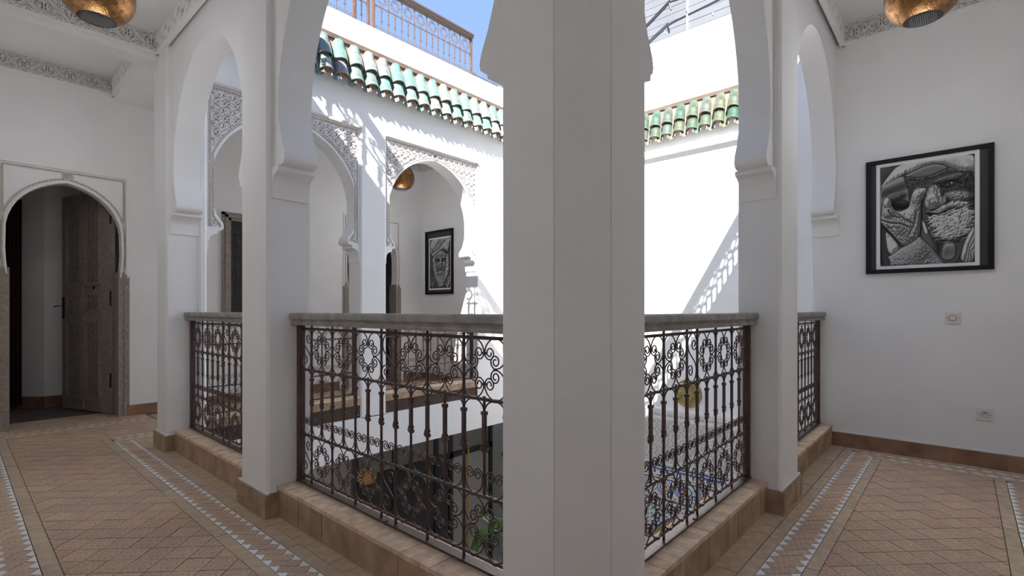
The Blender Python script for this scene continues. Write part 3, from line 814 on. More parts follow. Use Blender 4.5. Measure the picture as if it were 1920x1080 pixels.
# kerbs under the far balustrades
for i, (s0, s1) in enumerate(((1.46, 2.93), (3.25, 4.67))):
    K = sbox('trim_%d' % (6+i), (s0, FY+.012, -.01), (s1, FY+.22, .215), GROUT)
    n = round((s1-s0)/.15); st = (s1-s0)/n
    for k in range(n): MB().box((s0+k*st+.001, FY-.004, .212), (s0+(k+1)*st-.001, FY+.225, .236)).build('tile', KERBT, K)
    for k in range(n): MB().box((s0+k*st+.001, FY+.001, .135), (s0+(k+1)*st-.001, FY+.014, .21)).build('tile', KERBF, K)

# ================================================================== green tiled eaves
def shell(L_, r0, r1, th=.011, k=8, cover=True):
    """tapered half barrel: axis along local x (0 = upper end), open side down"""
    b = MB(); vs = []
    for x, r in ((0, r0), (L_, r1)):
        for rr in (r, r-th):
            for j in range(k+1):
                a = PI*j/k; vs.append((x, -rr*math.cos(a), rr*math.sin(a)*(1.0 if cover else -1.0)))
    n = k+1; fs = []
    for j in range(k):
        fs += [(j, j+1, 2*n+j+1, 2*n+j), (n+j, n+j+1, 3*n+j+1, 3*n+j), (j, j+1, n+j+1, n+j), (2*n+j, 2*n+j+1, 3*n+j+1, 3*n+j)]
    b.add(vs, fs); rim = [i for i in range(len(fs)) if i % 4 in (2, 3)]
    for i in rim: b.m[i] = 1
    b.add(vs, [(0, n, 3*n, 2*n), (n-1, 2*n-1, 4*n-1, 3*n-1)], 1)
    return b.mesh('roof_tile', [GLAZE, CLAY], smooth=True)
cov = shell(.235, .060, .075, .012, 10); cov2 = shell(.235, .060, .075, .012, 10); cov2.materials[0] = GLAZE2
chn = shell(.455, .066, .056, .012, cover=False); pass
chn2 = shell(.455, .066, .056, .012, cover=False); chn2.materials[0] = GLAZE2
def eave(label, fn, rot, s0, s1, mesh, cmesh, group):
    c = fn((s0+s1)/2, 3.5, 0)
    root = empty('tiled_eave', (c[0], c[1], c[2]), label, 'roof eave', group)
    P = .174; n = int((s1-s0)/P); tilt = math.radians(73)
    def put_(me, s, z, d, jit=.012):
        p = fn(s, z, d); o = obj('roof_tile', me, root, (p[0]-c[0], p[1]-c[1], p[2]-c[2]))
        o.rotation_euler = (Matrix.Rotation(rot, 3, 'Z') @ Matrix.Rotation(tilt+random.uniform(-jit, jit)*2, 3, 'Y') @ Matrix.Rotation(random.uniform(-jit, jit)*2, 3, 'X')).to_euler()
    for i in range(n+1):
        s = s0+i*P+random.uniform(-.003, .003)
        put_(mesh, s, 3.905, -.004); put_(mesh, s+random.uniform(-.003, .003), 3.745, -.024)
        put_(cmesh, s+P/2, 3.905, -.004)
    b = MB(); f2 = lambda a, z, d: tuple(Vector(fn(a, z, d))-Vector(c))
    b.prism([(s0-.1, 3.915), (s1+.1, 3.915), (s1+.1, 3.965), (s0-.1, 3.965)], f2, -.04, .03); b.build('fillet', BOARD, root)
    b = MB(); b.prism([(.012, 3.55), (-.028, 3.60), (-.022, 3.92), (.012, 3.92)], lambda d, z, a: f2(a, z, d), s0-.05, s1+.05); b.build('mortar_bed', CLAY, root)
    return root
eave('green glazed barrel tile eave above the carved far arches, under the terrace railing', mF, -PI/2, 1.44, 6.35, cov, chn, None)
eave('green and ochre glazed barrel tile eave on the sunlit wall right of central pillar', lambda s, z, d: (CW+d, s, z), PI, 1.1, 4.65, cov2, chn2, None)

# ================================================================== doors
def lattice(b, x0, x1, z0, z1, y, sg=1, p=.05, w=.0075, h=.006):
    """pierced geometric fretwork : ribs over a dark ground, inside a rectangle"""
    f = lambda a, z, d: (a, y-sg*d, z)
    nx = max(1, round((x1-x0)/p)); nz = max(1, round((z1-z0)/p)); px, pz = (x1-x0)/nx, (z1-z0)/nz
    for i in range(nx):
        for j in range(nz):
            cx, cz = x0+(i+.5)*px, z0+(j+.5)*pz
            st = [(cx+(px*.47 if k % 2 == 0 else px*.28)*math.cos(PI*k/6), cz+(pz*.47 if k % 2 == 0 else pz*.28)*math.sin(PI*k/6)) for k in range(13)]
            b.ridge(st, w, f, 0, h)
            b.ridge([(cx-px*.5, cz-pz*.5), (cx-px*.3, cz-pz*.3)], w, f, 0, h); b.ridge([(cx+px*.5, cz-pz*.5), (cx+px*.3, cz-pz*.3)], w, f, 0, h)
            b.ridge([(cx-px*.5, cz+pz*.5), (cx-px*.3, cz+pz*.3)], w, f, 0, h); b.ridge([(cx+px*.5, cz+pz*.5), (cx+px*.3, cz+pz*.3)], w, f, 0, h)
            b.ridge([(cx-px*.12, cz), (cx+px*.12, cz)], w*1.6, f, 0, h)
def leaf(label, loc, ang, Wd, Ht, wood, dark, flip=1, name='door', group=None):
    root = empty(name, loc, label, 'door', group, ang)
    MB().box((0, -.02, .012), (Wd, .012, Ht)).build('door_leaf', wood, root)
    y = .012
    cols = ((.215*Wd, .525*Wd), (.585*Wd, .90*Wd)); rows = ((.13, 1.04), (1.13, 1.36), (1.43, Ht-.07))
    MB().box((.535*Wd, y, .03), (.575*Wd, y+.016, Ht-.03)).build('centre_moulding', wood, root)
    for a, c in cols:
        for z0, z1 in rows:
            b = MB()   # frame mouldings
            for i, (o, hgt) in enumerate(((0, .016), (.022, .009))):
                w_ = .020
                b.box((a+o, y, z0+o), (a+o+w_, y+hgt, z1-o)); b.box((c-o-w_, y, z0+o), (c-o, y+hgt, z1-o))
                b.box((a+o, y, z0+o), (c-o, y+hgt, z0+o+w_)); b.box((a+o, y, z1-o-w_), (c-o, y+hgt, z1-o))
            p = b.build('panel_frame', wood, root)
            q = MB(); q.box((a+.048, y-.001, z0+.048), (c-.048, y+.0015, z1-.048), 1); lattice(q, a+.05, c-.05, z0+.05, z1-.05, y+.002)
            q.build('carved_panel', [wood, dark], p, recalc=False)
    for z in (.30, 1.20, 2.1): MB().box((.01, y, z), (.035, y+.006, z+.16)).build('hinge', BLACK, root)
    b = MB().box((Wd-.05, y, 1.05), (Wd-.012, y+.008, 1.30)); b.tube([(Wd-.03, y+.01, 1.20), (Wd-.03, y+.05, 1.20), (Wd+.06, y+.052, 1.195)], .007, 6); b.build('handle', BLACK, root)
    MB().box((.33*Wd, y, 1.385), (.37*Wd, y+.004, 1.42)).build('keyhole_plate', BLACK, root)
    return root
leaf('grey weathered wooden door leaf with carved fretwork panels, open in the left arched doorway', (1.195, 6.965, 0), math.atan2(.905, -.31), .955, 2.47, WOOD, WOODD)
leaf('brown carved door ajar in the far gallery doorway below the lantern', (3.92, 6.97, 0), math.radians(12), .80, 2.40, mat('brown_door', (.16, .075, .05), .6, noise=.3, nscale=8), WOODD, name='door')
# rooms behind the doorways
def room(x0, x1, y1, dm, hz=2.75, ang=True):
    b = MB(); z0 = 0
    pts = [(x0, 7.0), (x0, y1+.5), (x0+.35, y1+.5), (x0+.35+.5, y1), (x1, y1), (x1, 7.0)] if ang else [(x0, 7.0), (x0, y1), (x1, y1), (x1, 7.0)]
    out = [(x0-.1, 6.96), (x0-.1, y1+.62), (x1+.1, y1+.62), (x1+.1, 6.96)]
    for i in range(len(pts)-1):
        (a, c), (d, e_) = pts[i], pts[i+1]; nx, ny = (e_-c), -(d-a); l = math.hypot(nx, ny); nx, ny = -nx/l*.08, -ny/l*.08
        b.add([(a, c, z0-.05), (d, e_, z0-.05), (d+nx, e_+ny, z0-.05), (a+nx, c+ny, z0-.05), (a, c, hz), (d, e_, hz), (d+nx, e_+ny, hz), (a+nx, c+ny, hz)], [(0, 3, 2, 1), (4, 5, 6, 7), (0, 1, 5, 4), (1, 2, 6, 5), (2, 3, 7, 6), (3, 0, 4, 7)])
    r = b.build('wall_room', dm, None, kind='structure')
    sbox('ceiling', (x0-.2, 6.94, hz), (x1+.2, y1+.7, hz+.1))
    sbox('floor_room', (x0-.2, 7.0, -.1), (x1+.2, y1+.7, -.004), RUG)
    b = MB()
    for i in range(len(pts)-1):
        (a, c), (d, e_) = pts[i], pts[i+1]; nx, ny = (e_-c), -(d-a); l = math.hypot(nx, ny); nx, ny = nx/l*.014, ny/l*.014
        b.add([(a, c, 0), (d, e_, 0), (d+nx, e_+ny, 0), (a+nx, c+ny, 0), (a, c, .13), (d, e_, .13), (d+nx, e_+ny, .13), (a+nx, c+ny, .13)], [(0, 3, 2, 1), (4, 5, 6, 7), (0, 1, 5, 4), (1, 2, 6, 5), (2, 3, 7, 6), (3, 0, 4, 7)])
    b.build('baseboard_room', SKIRT, None, kind='structure')
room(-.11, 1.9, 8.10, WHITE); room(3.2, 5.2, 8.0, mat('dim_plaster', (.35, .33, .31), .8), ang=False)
MB().box((.25, 7.0, -.02), (1.33, 7.2, -.002)).build('door_sill', TERRA, WB)
# curtain
b = MB(); vs = []; n = 40
for i in range(n+1):
    t = i/n; x = .385+.17*t; y = 8.02+.25*t+.022*math.sin(t*30)
    vs += [(x, y, .04), (x, y, 2.45), (x+.006, y+.012, .04), (x+.006, y+.012, 2.45)]
fs = []
for i in range(n): k = i*4; fs += [(k, k+4, k+5, k+1), (k+2, k+3, k+7, k+6), (k, k+2, k+6, k+4), (k+1, k+5, k+7, k+3)]
b.add(vs, fs); cur = b.build('curtain', RED, None, smooth='full'); tag(cur, 'dark red curtain hanging in the dim room behind the left arched doorway', 'curtain')
MB().cbox((1.08, 8.093, 1.19), (.075, .012, .08)).build('switch_plate', PLAST, None).location = (0, 0, 0)
tag(bpy.data.objects['switch_plate'], 'small white switch plate on the dim wall beside the open carved door', 'switch')
# window with grille on the back wall
wr = bpy.data.objects.new('window_1', None); COL.objects.link(wr); wr['kind'] = 'structure'; wr.location = (2.64, BW, 1.68)
wx, wz = .42, .68
for i, (o, y) in enumerate(((0, -.035), (.032, -.048), (.065, -.03))):
    b = MB(); a, c, d = wx-o, wz-o, .034
    for q in (((-a, y, -c), (-a+d, .002, c)), ((a-d, y, -c), (a, .002, c)), ((-a, y, c-d), (a, .002, c)), ((-a, y, -c), (a, .002, -c+d))): b.box(*q)
    b.build('window_frame', WOOD, wr)
MB().box((-wx+.08, -.006, -wz+.08), (wx-.08, .001, wz-.08)).build('pane', GLASSD, wr)
g = MB()
for i in range(9): x = -.34+.085*i; g.tube([(x, -.02, -.6), (x, -.02, .6)], .004, 5)
for z in (-.60, -.42, -.2, .0, .2, .42, .60): g.tube([(-.34, -.02, z), (.34, -.02, z)], .0045, 5)
g.build('grille_bar', IRON, wr)
sp = path([(.04, 1/.035, 1/.035)]+spiral(.030, 1.5, .007), 0)
spm = tube2(sp, .0032, 'grille_scroll', IRON)
for i in range(8):
    for j, z in enumerate((-.51, -.31, -.1, .1, .31, .51)):
        o = obj('grille_scroll', spm, wr, (-.31+.0875*i, -.02, z-.02)); o.rotation_euler = (0, PI if (i+j) % 2 else 0, 0)

# ================================================================== lanterns and added fill lights
def lantern(label, loc, ztop):
    root = empty('pendant_lantern', (loc[0], loc[1], 2.83), label, 'lamp', 'hammered brass globe lanterns')
    R = .187; prof = []
    for i in range(25):
        t = -PI/2+PI*i/24; r = R*math.cos(t); z = .175+(.175 if t < 0 else .215)*math.sin(t)
        if t < -PI/2+.42: continue
        prof.append((max(r, .012), z))
    g = MB(); g.lathe(prof, k=48); o = g.build('globe', BRASS, root, smooth='full')
    z0 = prof[0][1]; r0 = prof[0][0]
    MB().lathe([(0.0005, z0-.003), (r0*.5, z0-.002), (r0*1.0, z0+.001), (r0, z0+.004), (.0005, z0+.004)], k=32).build('bottom_disc', BLACK, root)
    d = MB()   # small flat pale diamonds for the pierced holes of the disc
    for i in range(-6, 7):
        for j in range(-6, 7):
            x, y = i*.0115+(j % 2)*.00575, j*.010
            if math.hypot(x, y) < r0*.9: d.add([(x-.0026, y, z0-.0045), (x, y-.0026, z0-.0045), (x+.0026, y, z0-.0045), (x, y+.0026, z0-.0045)], [(0, 1, 2, 3)])
    d.build('perforation', mat('pale_hole', (.22, .21, .20), .6), root, recalc=False)
    d = MB()
    for i in range(260):
        t = random.uniform(-1.0, 1.2); a = random.uniform(0, 2*PI)
        r = R*math.cos(t)*1.002; z = .175+(.175 if t < 0 else .215)*math.sin(t)*1.002
        n = Vector((math.cos(a)*math.cos(t), math.sin(a)*math.cos(t), math.sin(t))); u = n.orthogonal().normalized(); v = n.cross(u); c = Vector((r*math.cos(a), r*math.sin(a), z))+n*.0006
        d.add([c+u*.0022, c+v*.0022, c-u*.0022, c-v*.0022], [(0, 1, 2, 3)])
    d.build('piercing', DARK, root, recalc=False)
    b = MB().lathe([(.030, .385), (.034, .40), (.020, .42), (.012, .44), (.0005, .442)], k=20); b.build('neck', BRASS, root, smooth=True)
    b = MB().tube([(0, 0, .43), (0, 0, ztop-2.83-.02)], .005, 6, up=(0, 1, 0)); b.build('rod', BRASS, root)
    MB().lathe([(.0005, ztop-2.83-.03), (.03, ztop-2.83-.028), (.045, ztop-2.83-.005), (.045, ztop-2.83)], k=20).build('ceiling_rose', BRASS, root, smooth=True)
def fill_light(loc, W):  # unseen point light added to brighten a gallery; the lanterns themselves are unlit
    ld = bpy.data.lights.new('gallery_fill', 'POINT'); ld.energy = W; ld.shadow_soft_size = .11; ld.color = (.94, .97, 1)
    lo = bpy.data.objects.new('gallery_fill', ld); COL.objects.link(lo); lo.location = loc
fill_light((.572, 3.78, 2.50), 5.4); fill_light((3.80, .178, 2.50), 5.0); fill_light((4.24, 5.9, 2.50), 5.6); fill_light((.55, 6.0, 2.70), 2.4)  # fill below each lantern, the last by the left doorway without any lantern
lantern('hammered brass globe lantern hanging over the left gallery near the ceiling beam', (.572, 3.78, 0), ZL)
lantern('hammered brass globe lantern hanging over the right gallery near the portrait wall', (3.80, .178, 0), ZR_)
lantern('small-looking brass globe lantern seen through the sunlit carved far arch', (4.24, 5.9, 0), ZF)

# ================================================================== framed portraits (flat prints)
class Pic:
    def __init__(s, W, H, base, seed):
        s.W, s.H = W, H; s.a = np.full((H, W), base, float); s.rng = np.random.RandomState(seed)
        s.X, s.Y = np.meshgrid((np.arange(W)+.5)/W, (np.arange(H)+.5)/H); s.asp = H/W
    def blend(s, m, v): s.a = s.a*(1-m)+v*m
    def noise(s, k, stretch=1.0, ang=0):
        """smooth value noise with k cells"""
        ca, sa = math.cos(ang), math.sin(ang); x = (s.X*ca+s.Y*s.asp*sa)*k+50; y = (-s.X*sa+s.Y*s.asp*ca)*k/stretch+50
        g = s.rng.rand(160, 160); xi, yi = np.floor(x).astype(int) % 159, np.floor(y).astype(int) % 159; fx, fy = x-np.floor(x), y-np.floor(y)
        fx, fy = fx*fx*(3-2*fx), fy*fy*(3-2*fy)
        return (g[yi, xi]*(1-fx)+g[yi, xi+1]*fx)*(1-fy)+(g[yi+1, xi]*(1-fx)+g[yi+1, xi+1]*fx)*fy
    def poly(s, pts, v, soft=.006, mod=None):
        ins = np.zeros((s.H, s.W), bool); dm = np.full((s.H, s.W), 9.0); n = len(pts)
        for i in range(n):
            (x0, y0), (x1, y1) = pts[i], pts[(i+1) % n]
            c = ((y0 > s.Y) != (y1 > s.Y)) & (s.X < (x1-x0)*(s.Y-y0)/((y1-y0) or 1e-9)+x0); ins ^= c
            dx, dy = x1-x0, y1-y0; t = np.clip(((s.X-x0)*dx+(s.Y-y0)*dy)/(dx*dx+dy*dy+1e-12), 0, 1)
            dm = np.minimum(dm, np.hypot(s.X-x0-t*dx, s.Y-y0-t*dy))
        m = np.clip(.5+np.where(ins, dm, -dm)/soft/2, 0, 1); s.blend(m, v if mod is None else v*mod); return m
    def ell(s, cx, cy, rx, ry, v, ang=0, soft=.15, mod=None, shade=0):
        ca, sa = math.cos(ang), math.sin(ang); x = (s.X-cx)*ca+(s.Y-cy)*sa; y = -(s.X-cx)*sa+(s.Y-cy)*ca
        r = np.hypot(x/rx, y/ry); m = np.clip((1-r)/soft, 0, 1); vv = v*(1+shade*(-x/rx*.6-y/ry*.6))
        s.blend(m, vv if mod is None else vv*mod); return m
    def line(s, pts, wd, v, soft=.004, op=1.0):
        dm = np.full((s.H, s.W), 9.0)
        for (x0, y0), (x1, y1) in zip(pts[:-1], pts[1:]):
            dx, dy = x1-x0, y1-y0; t = np.clip(((s.X-x0)*dx+(s.Y-y0)*dy)/(dx*dx+dy*dy+1e-12), 0, 1)
            dm = np.minimum(dm, np.hypot(s.X-x0-t*dx, s.Y-y0-t*dy))
        s.blend(np.clip((wd-dm)/soft+.5, 0, 1)*op, v)
    def hairs(s, n, region, ln, ang, v, wd=.0025, jit=.5):
        for _ in range(n):
            x, y = region(); a = ang+s.rng.uniform(-jit, jit); k = s.rng.uniform(-1.5, 1.5); p = [(x, y)]
            for i in range(3): p.append((p[-1][0]+math.cos(a)*ln/3, p[-1][1]+math.sin(a)*ln/3)); a += k*.4
            x0, x1 = min(q[0] for q in p)-.02, max(q[0] for q in p)+.02; y0, y1 = min(q[1] for q in p)-.02, max(q[1] for q in p)+.02
            c0, c1, r0, r1 = [int(t) for t in (max(0, x0*s.W), min(s.W, x1*s.W+1), max(0, y0*s.H), min(s.H, y1*s.H+1))]
            if c1 <= c0 or r1 <= r0: continue
            X, Y = s.X[r0:r1, c0:c1], s.Y[r0:r1, c0:c1]; dm = np.full(X.shape, 9.0)
            for (a0, b0), (a1, b1) in zip(p[:-1], p[1:]):
                dx, dy = a1-a0, b1-b0; t = np.clip(((X-a0)*dx+(Y-b0)*dy)/(dx*dx+dy*dy+1e-12), 0, 1); dm = np.minimum(dm, np.hypot(X-a0-t*dx, Y-b0-t*dy))
            m = np.clip((wd-dm)/.003+.5, 0, 1)*.8; sub = s.a[r0:r1, c0:c1]; s.a[r0:r1, c0:c1] = sub*(1-m)+m*v*s.rng.uniform(.75, 1.15)
def N_(px, py):      # photo-crop pixel -> print coordinates
    x = (px-161)/721; return (x, (py-(235-117*x))/(723+74*x))
def P_(*pts): return [N_(*p) for p in pts]
class Relief(Pic):
    """a picture shaded from a height field, so that folds and wrinkles read as in a photograph"""
    def __init__(s, W, H, base, seed): super().__init__(W, H, base, seed); s.h = np.zeros((H, W))
    def ridged(s, k, st=1.0, ang=0, oct=3):
        r = 0; a = 1; t = 0
        for o in range(oct): r = r+a*(1-abs(2*s.noise(k*2**o, st, ang+o*.35)-1)); t += a; a *= .6
        return r/t
    def shape(s, pts, alb, lift=.0, soft=.03, wr=None, wamp=0, edge=.006, dome=.0, fuzz=0, smooth=2):
        for _ in range(smooth): pts = [q for i in range(len(pts)) for a, b in ((pts[i], pts[(i+1) % len(pts)]),) for q in ((a[0]*.78+b[0]*.22, a[1]*.78+b[1]*.22), (a[0]*.22+b[0]*.78, a[1]*.22+b[1]*.78))]
        ins = np.zeros((s.H, s.W), bool); dm = np.full((s.H, s.W), 9.0); n = len(pts)
        for i in range(n):
            (x0, y0), (x1, y1) = pts[i], pts[(i+1) % n]
            ins ^= ((y0 > s.Y) != (y1 > s.Y)) & (s.X < (x1-x0)*(s.Y-y0)/((y1-y0) or 1e-9)+x0)
            dx, dy = x1-x0, y1-y0; t = np.clip(((s.X-x0)*dx+(s.Y-y0)*dy)/(dx*dx+dy*dy+1e-12), 0, 1)
            dm = np.minimum(dm, np.hypot(s.X-x0-t*dx, s.Y-y0-t*dy))
        d = np.where(ins, dm, -dm)
        if fuzz: d = d+(s.ridged(30, 3, 1.2)-.62)*fuzz
        m = np.clip(.5+d/edge/2, 0, 1); s.a = s.a*(1-m)+alb*m
        prof = np.sqrt(np.clip(1-(1-np.clip(d/soft, 0, 1))**2, 0, 1))
        hh = lift+dome*prof+(wr*wamp*np.clip(d/.012, 0, 1) if wr is not None else 0)
        s.h = s.h*(1-m)+hh*m; return m
    def cap(s, cx, cy, rx, ry, alb, hgt, ang=0, wr=None, wamp=0, mix=1.0, soft=.12):
        ca, sa = math.cos(ang), math.sin(ang); x = (s.X-cx)*ca+(s.Y-cy)*sa; y = -(s.X-cx)*sa+(s.Y-cy)*ca
        r2 = (x/rx)**2+(y/ry)**2; m = np.clip((1-np.sqrt(r2))/soft, 0, 1)*mix
        if alb is not None: s.a = s.a*(1-m)+alb*m
        s.h = s.h+np.sqrt(np.clip(1-r2, 0, 1))*hgt+(wr*wamp*m if wr is not None else 0); return m
    def crease(s, pts, wd, dep):
        dm = np.full((s.H, s.W), 9.0)
        for (x0, y0), (x1, y1) in zip(pts[:-1], pts[1:]):
            dx, dy = x1-x0, y1-y0; t = np.clip(((s.X-x0)*dx+(s.Y-y0)*dy)/(dx*dx+dy*dy+1e-12), 0, 1)
            dm = np.minimum(dm, np.hypot(s.X-x0-t*dx, s.Y-y0-t*dy))
        s.h = s.h-dep*np.exp(-(dm/wd)**2)
    def out(s, L=(-.35, -.62, .70), k=9.0, amb=.30, gain=1.0):
        hs_ = s.h
        for _ in range(2): hs_ = (hs_*2+np.roll(hs_, 1, 0)+np.roll(hs_, -1, 0)+np.roll(hs_, 1, 1)+np.roll(hs_, -1, 1))/6
        gy, gx = np.gradient(hs_); gx, gy = gx*s.W*k, gy*s.W*k; nz = 1/np.sqrt(1+gx*gx+gy*gy)
        d = np.clip((-gx*L[0]-gy*L[1]+L[2])*nz, 0, None); b = s.h.copy()
        for _ in range(4): b = (b+np.roll(b, 2, 0)+np.roll(b, -2, 0)+np.roll(b, 2, 1)+np.roll(b, -2, 1))/5
        occ = np.clip(1-(b-s.h)*38, .35, 1.1)
        return np.clip(s.a*(amb+(1-amb)*d/.72)*occ*gain, .004, .85)
def portrait_near():
    p = Relief(300, 345, .06, 3); n1 = p.noise(7); fine = p.ridged(46, 1.6, .4); skin = p.ridged(26, 2.6, -.35); skin2 = p.ridged(40, 1.6, .9)
    hair = p.ridged(60, 3.2, 1.15, 3); cloth = p.noise(9, 5, -.45)
    p.a *= .7+.7*n1
    # cloth in shadow on the left, hood, cap
    p.shape(P_((161, 380), (250, 330), (350, 285), (385, 330), (405, 430), (400, 540), (161, 600)), .15, 0, .05, p.noise(8, 6, 1.3), .05)
    face = p.shape(P_((355, 290), (480, 300), (640, 245), (705, 228), (890, 235), (890, 640), (700, 600), (560, 640), (530, 560), (500, 420), (400, 400)), .085, 0, .05, skin, .035, .012)
    p.a *= 1-.45*face*np.clip((p.X-.80)*5, 0, 1)
    hood = P_((161, 392), (215, 315), (305, 213), (480, 168), (890, 105), (890, 246), (800, 240), (720, 224), (640, 192), (560, 197), (450, 240), (350, 280), (240, 335))
    p.shape(hood, .30, .02, .05, cloth, .05, .005, .02); m = np.exp(-((p.X-.22)/.14)**2)*np.clip(p.a-.2, 0, 1)*1.6; p.a += m
    p.line(P_((175, 376), (240, 332), (350, 278), (450, 238), (560, 195), (640, 190), (715, 221), (800, 237), (888, 243)), .006, .42, .014, .7)
    weave = .5+.5*np.sin(p.X*330)*np.sin(p.Y*330)
    p.shape(P_((362, 290), (440, 250), (560, 203), (640, 198), (705, 226), (640, 256), (560, 292), (470, 306), (385, 302)), .15, .01, .03, weave, .012, .006, .02)
    for i in range(5): p.crease(P_((385, 318+i*15), (470, 330+i*15), (560, 312+i*14), (660, 275+i*13), (760, 250+i*10)), .006, .016)
    # brow, eye, pouch
    p.cap(*N_(700, 300), .17, .030, .12, .05, -.12, hair, .03, .7); p.cap(*N_(700, 345), .11, .042, .05, -.045, -.12); p.cap(*N_(712, 345), .045, .020, .10, .03, -.1)
    p.ell(*N_(705, 342), .017, .015, .012, 0, .4); p.ell(*N_(716, 334), .007, .007, .80, 0, .6)
    p.crease(P_((612, 352), (680, 322), (745, 326), (790, 345)), .007, .03); p.crease(P_((620, 362), (690, 372), (760, 360)), .006, .02)
    for i in range(5): p.crease(P_((590+i*6, 375+i*9), (680, 392+i*10), (790, 368+i*12), (870, 380+i*12)), .005, .014)
    p.cap(*N_(770, 432), .16, .055, .20, .05, .10, skin2, .03, .9, .4)
    # nose
    p.cap(*N_(592, 425), .090, .10, .24, .035, -.15, fine, .012, .95, .35); p.cap(*N_(570, 482), .080, .085, .30, .050, .1, fine, .014, .95, .3); p.cap(*N_(645, 478), .062, .048, .26, .040, -.55, fine, .01, .9, .35)
    p.crease(P_((600, 525), (612, 495), (632, 455)), .008, .035); p.crease(P_((690, 440), (700, 470), (680, 505)), .008, .03)
    for i in range(6): p.crease(P_((548+i*13, 395), (553+i*12, 430), (556+i*10, 470)), .003, .006)
    p.ell(*N_(585, 536), .045, .010, .01, -.1, .6)
    # moustache, lips, beard
    p.shape(P_((520, 520), (560, 548), (610, 545), (680, 488), (760, 462), (845, 476), (832, 508), (740, 507), (670, 538), (590, 558), (540, 556)), .42, .02, .03, p.ridged(50, 2.4, .5), .055, .014, .03, fuzz=.03)
    p.shape(P_((530, 556), (600, 562), (690, 535), (775, 512), (735, 552), (640, 585), (560, 590)), .03, -.03, .03, None, 0, .012)
    p.shape(P_((590, 575), (650, 560), (720, 530), (800, 500), (860, 520), (888, 560), (870, 640), (800, 720), (700, 760), (610, 740), (560, 660), (555, 600)), .40, .03, .14, p.ridged(66, 2.6, .25, 2), .045, .03, .08, fuzz=.12)
    p.a *= 1+1.3*(p.noise(75, 3.5, .3)-.5)*np.clip((p.a-.25)*6, 0, 1)
    # throat and garments
    p.shape(P_((585, 745), (620, 765), (700, 775), (790, 735), (800, 800), (770, 925), (640, 935), (590, 850)), .055, -.02, .05, p.noise(7, 5, .2), .05, .03)
    p.shape(P_((655, 775), (760, 775), (755, 905), (640, 920)), .17, -.01, .04, p.noise(6, 7, 1.5), .05, .02)
    p.shape(P_((890, 650), (890, 920), (775, 925), (800, 800), (845, 690)), .26, .01, .05, p.noise(18, 14, -.30), .07, .008, .02)
    for i in range(3): p.crease(P_((885, 690+i*60), (840+i*8, 790+i*25), (812+i*22, 925)), .006, .03)
    p.shape(P_((490, 600), (525, 640), (570, 740), (600, 800), (590, 850), (480, 740), (468, 690)), .085, -.02, .03, None, 0, .012)
    p.line(P_((492, 612), (512, 640), (530, 700)), .010, .50, .014, .85)
    # curled fingers and hand
    p.shape(P_((161, 640), (215, 690), (330, 830), (240, 890), (245, 955), (165, 960)), .05, -.02, .03, None, 0, .012)
    p.shape(P_((200, 698), (262, 740), (332, 826), (232, 890)), .40, 0, .06, p.noise(14, 8, 1.1), .05, .008, .05)
    p.cap(*N_(290, 450), .115, .046, .085, .05, -.12, fine, .012, 1, .2); p.cap(*N_(320, 510), .135, .06, .012, -.03, .1, None, 0, 1, .3); p.cap(*N_(330, 495), .085, .032, .055, .04, .2, fine, .012, .9, .2)
    hand = P_((168, 600), (178, 520), (190, 470), (218, 448), (248, 462), (262, 520), (300, 556), (350, 545), (398, 520), (410, 450), (432, 400), (470, 378), (520, 374), (538, 395), (520, 430), (494, 480), (494, 600), (482, 735), (430, 775), (352, 818), (290, 755), (225, 690), (170, 650))
    p.shape(hand, .225, .03, .09, .45*skin2+.4*fine, .050, .008, .09); hm = p.a*0
    p.cap(*N_(222, 490), .05, .055, .30, .04, 0, fine, .015, .8, .4); p.cap(*N_(232, 565), .07, .055, None, .045, 0); p.cap(*N_(462, 430), .065, .085, .25, .045, .35, fine, .012, .7, .5); p.cap(*N_(503, 397), .040, .026, .36, .02, -.35)
    for i in range(6): p.crease(P_((412, 446+i*13), (450, 458+i*12), (490, 442+i*13)), .004, .014)
    p.crease(P_((478, 395), (488, 415), (515, 420)), .005, .02)
    for q in (P_((172, 622), (250, 640), (330, 642), (398, 668)), P_((230, 545), (262, 590), (330, 600)), P_((300, 562), (360, 610), (430, 640)), P_((180, 655), (250, 720), (330, 800)), P_((455, 560), (440, 640), (400, 720))): p.crease(q, .009, .045)
    for q in (P_((172, 608), (250, 628), (330, 630), (400, 655)), P_((195, 660), (262, 715), (345, 790)), P_((470, 560), (458, 650), (425, 730))): p.crease(q, .009, -.035)
    for i in range(9): p.crease(P_((255+i*22, 600+i*4), (285+i*20, 660+i*5), (330+i*14, 735+i*4)), .005, .018)
    p.line(P_((492, 470), (486, 560), (494, 640), (480, 735)), .007, .03, .02, .7)
    # sleeve
    p.shape(P_((232, 892), (350, 818), (480, 738), (560, 810), (665, 935), (250, 965)), .17, .03, .03, .6*p.noise(5, 2, .8)+.12*p.noise(70), .05, .005, .02, smooth=0)
    p.line(P_((232, 892), (350, 818), (480, 739), (560, 812), (660, 928)), .0035, .46, .006, .8)
    o = p.out(k=4.2, amb=.34); g = p.rng.rand(345, 300); o = o*(.90+.2*g)*1.7; return np.clip(o*(.6+o*1.6)/(.6+.3*1.6)*1.12, .004, .62)
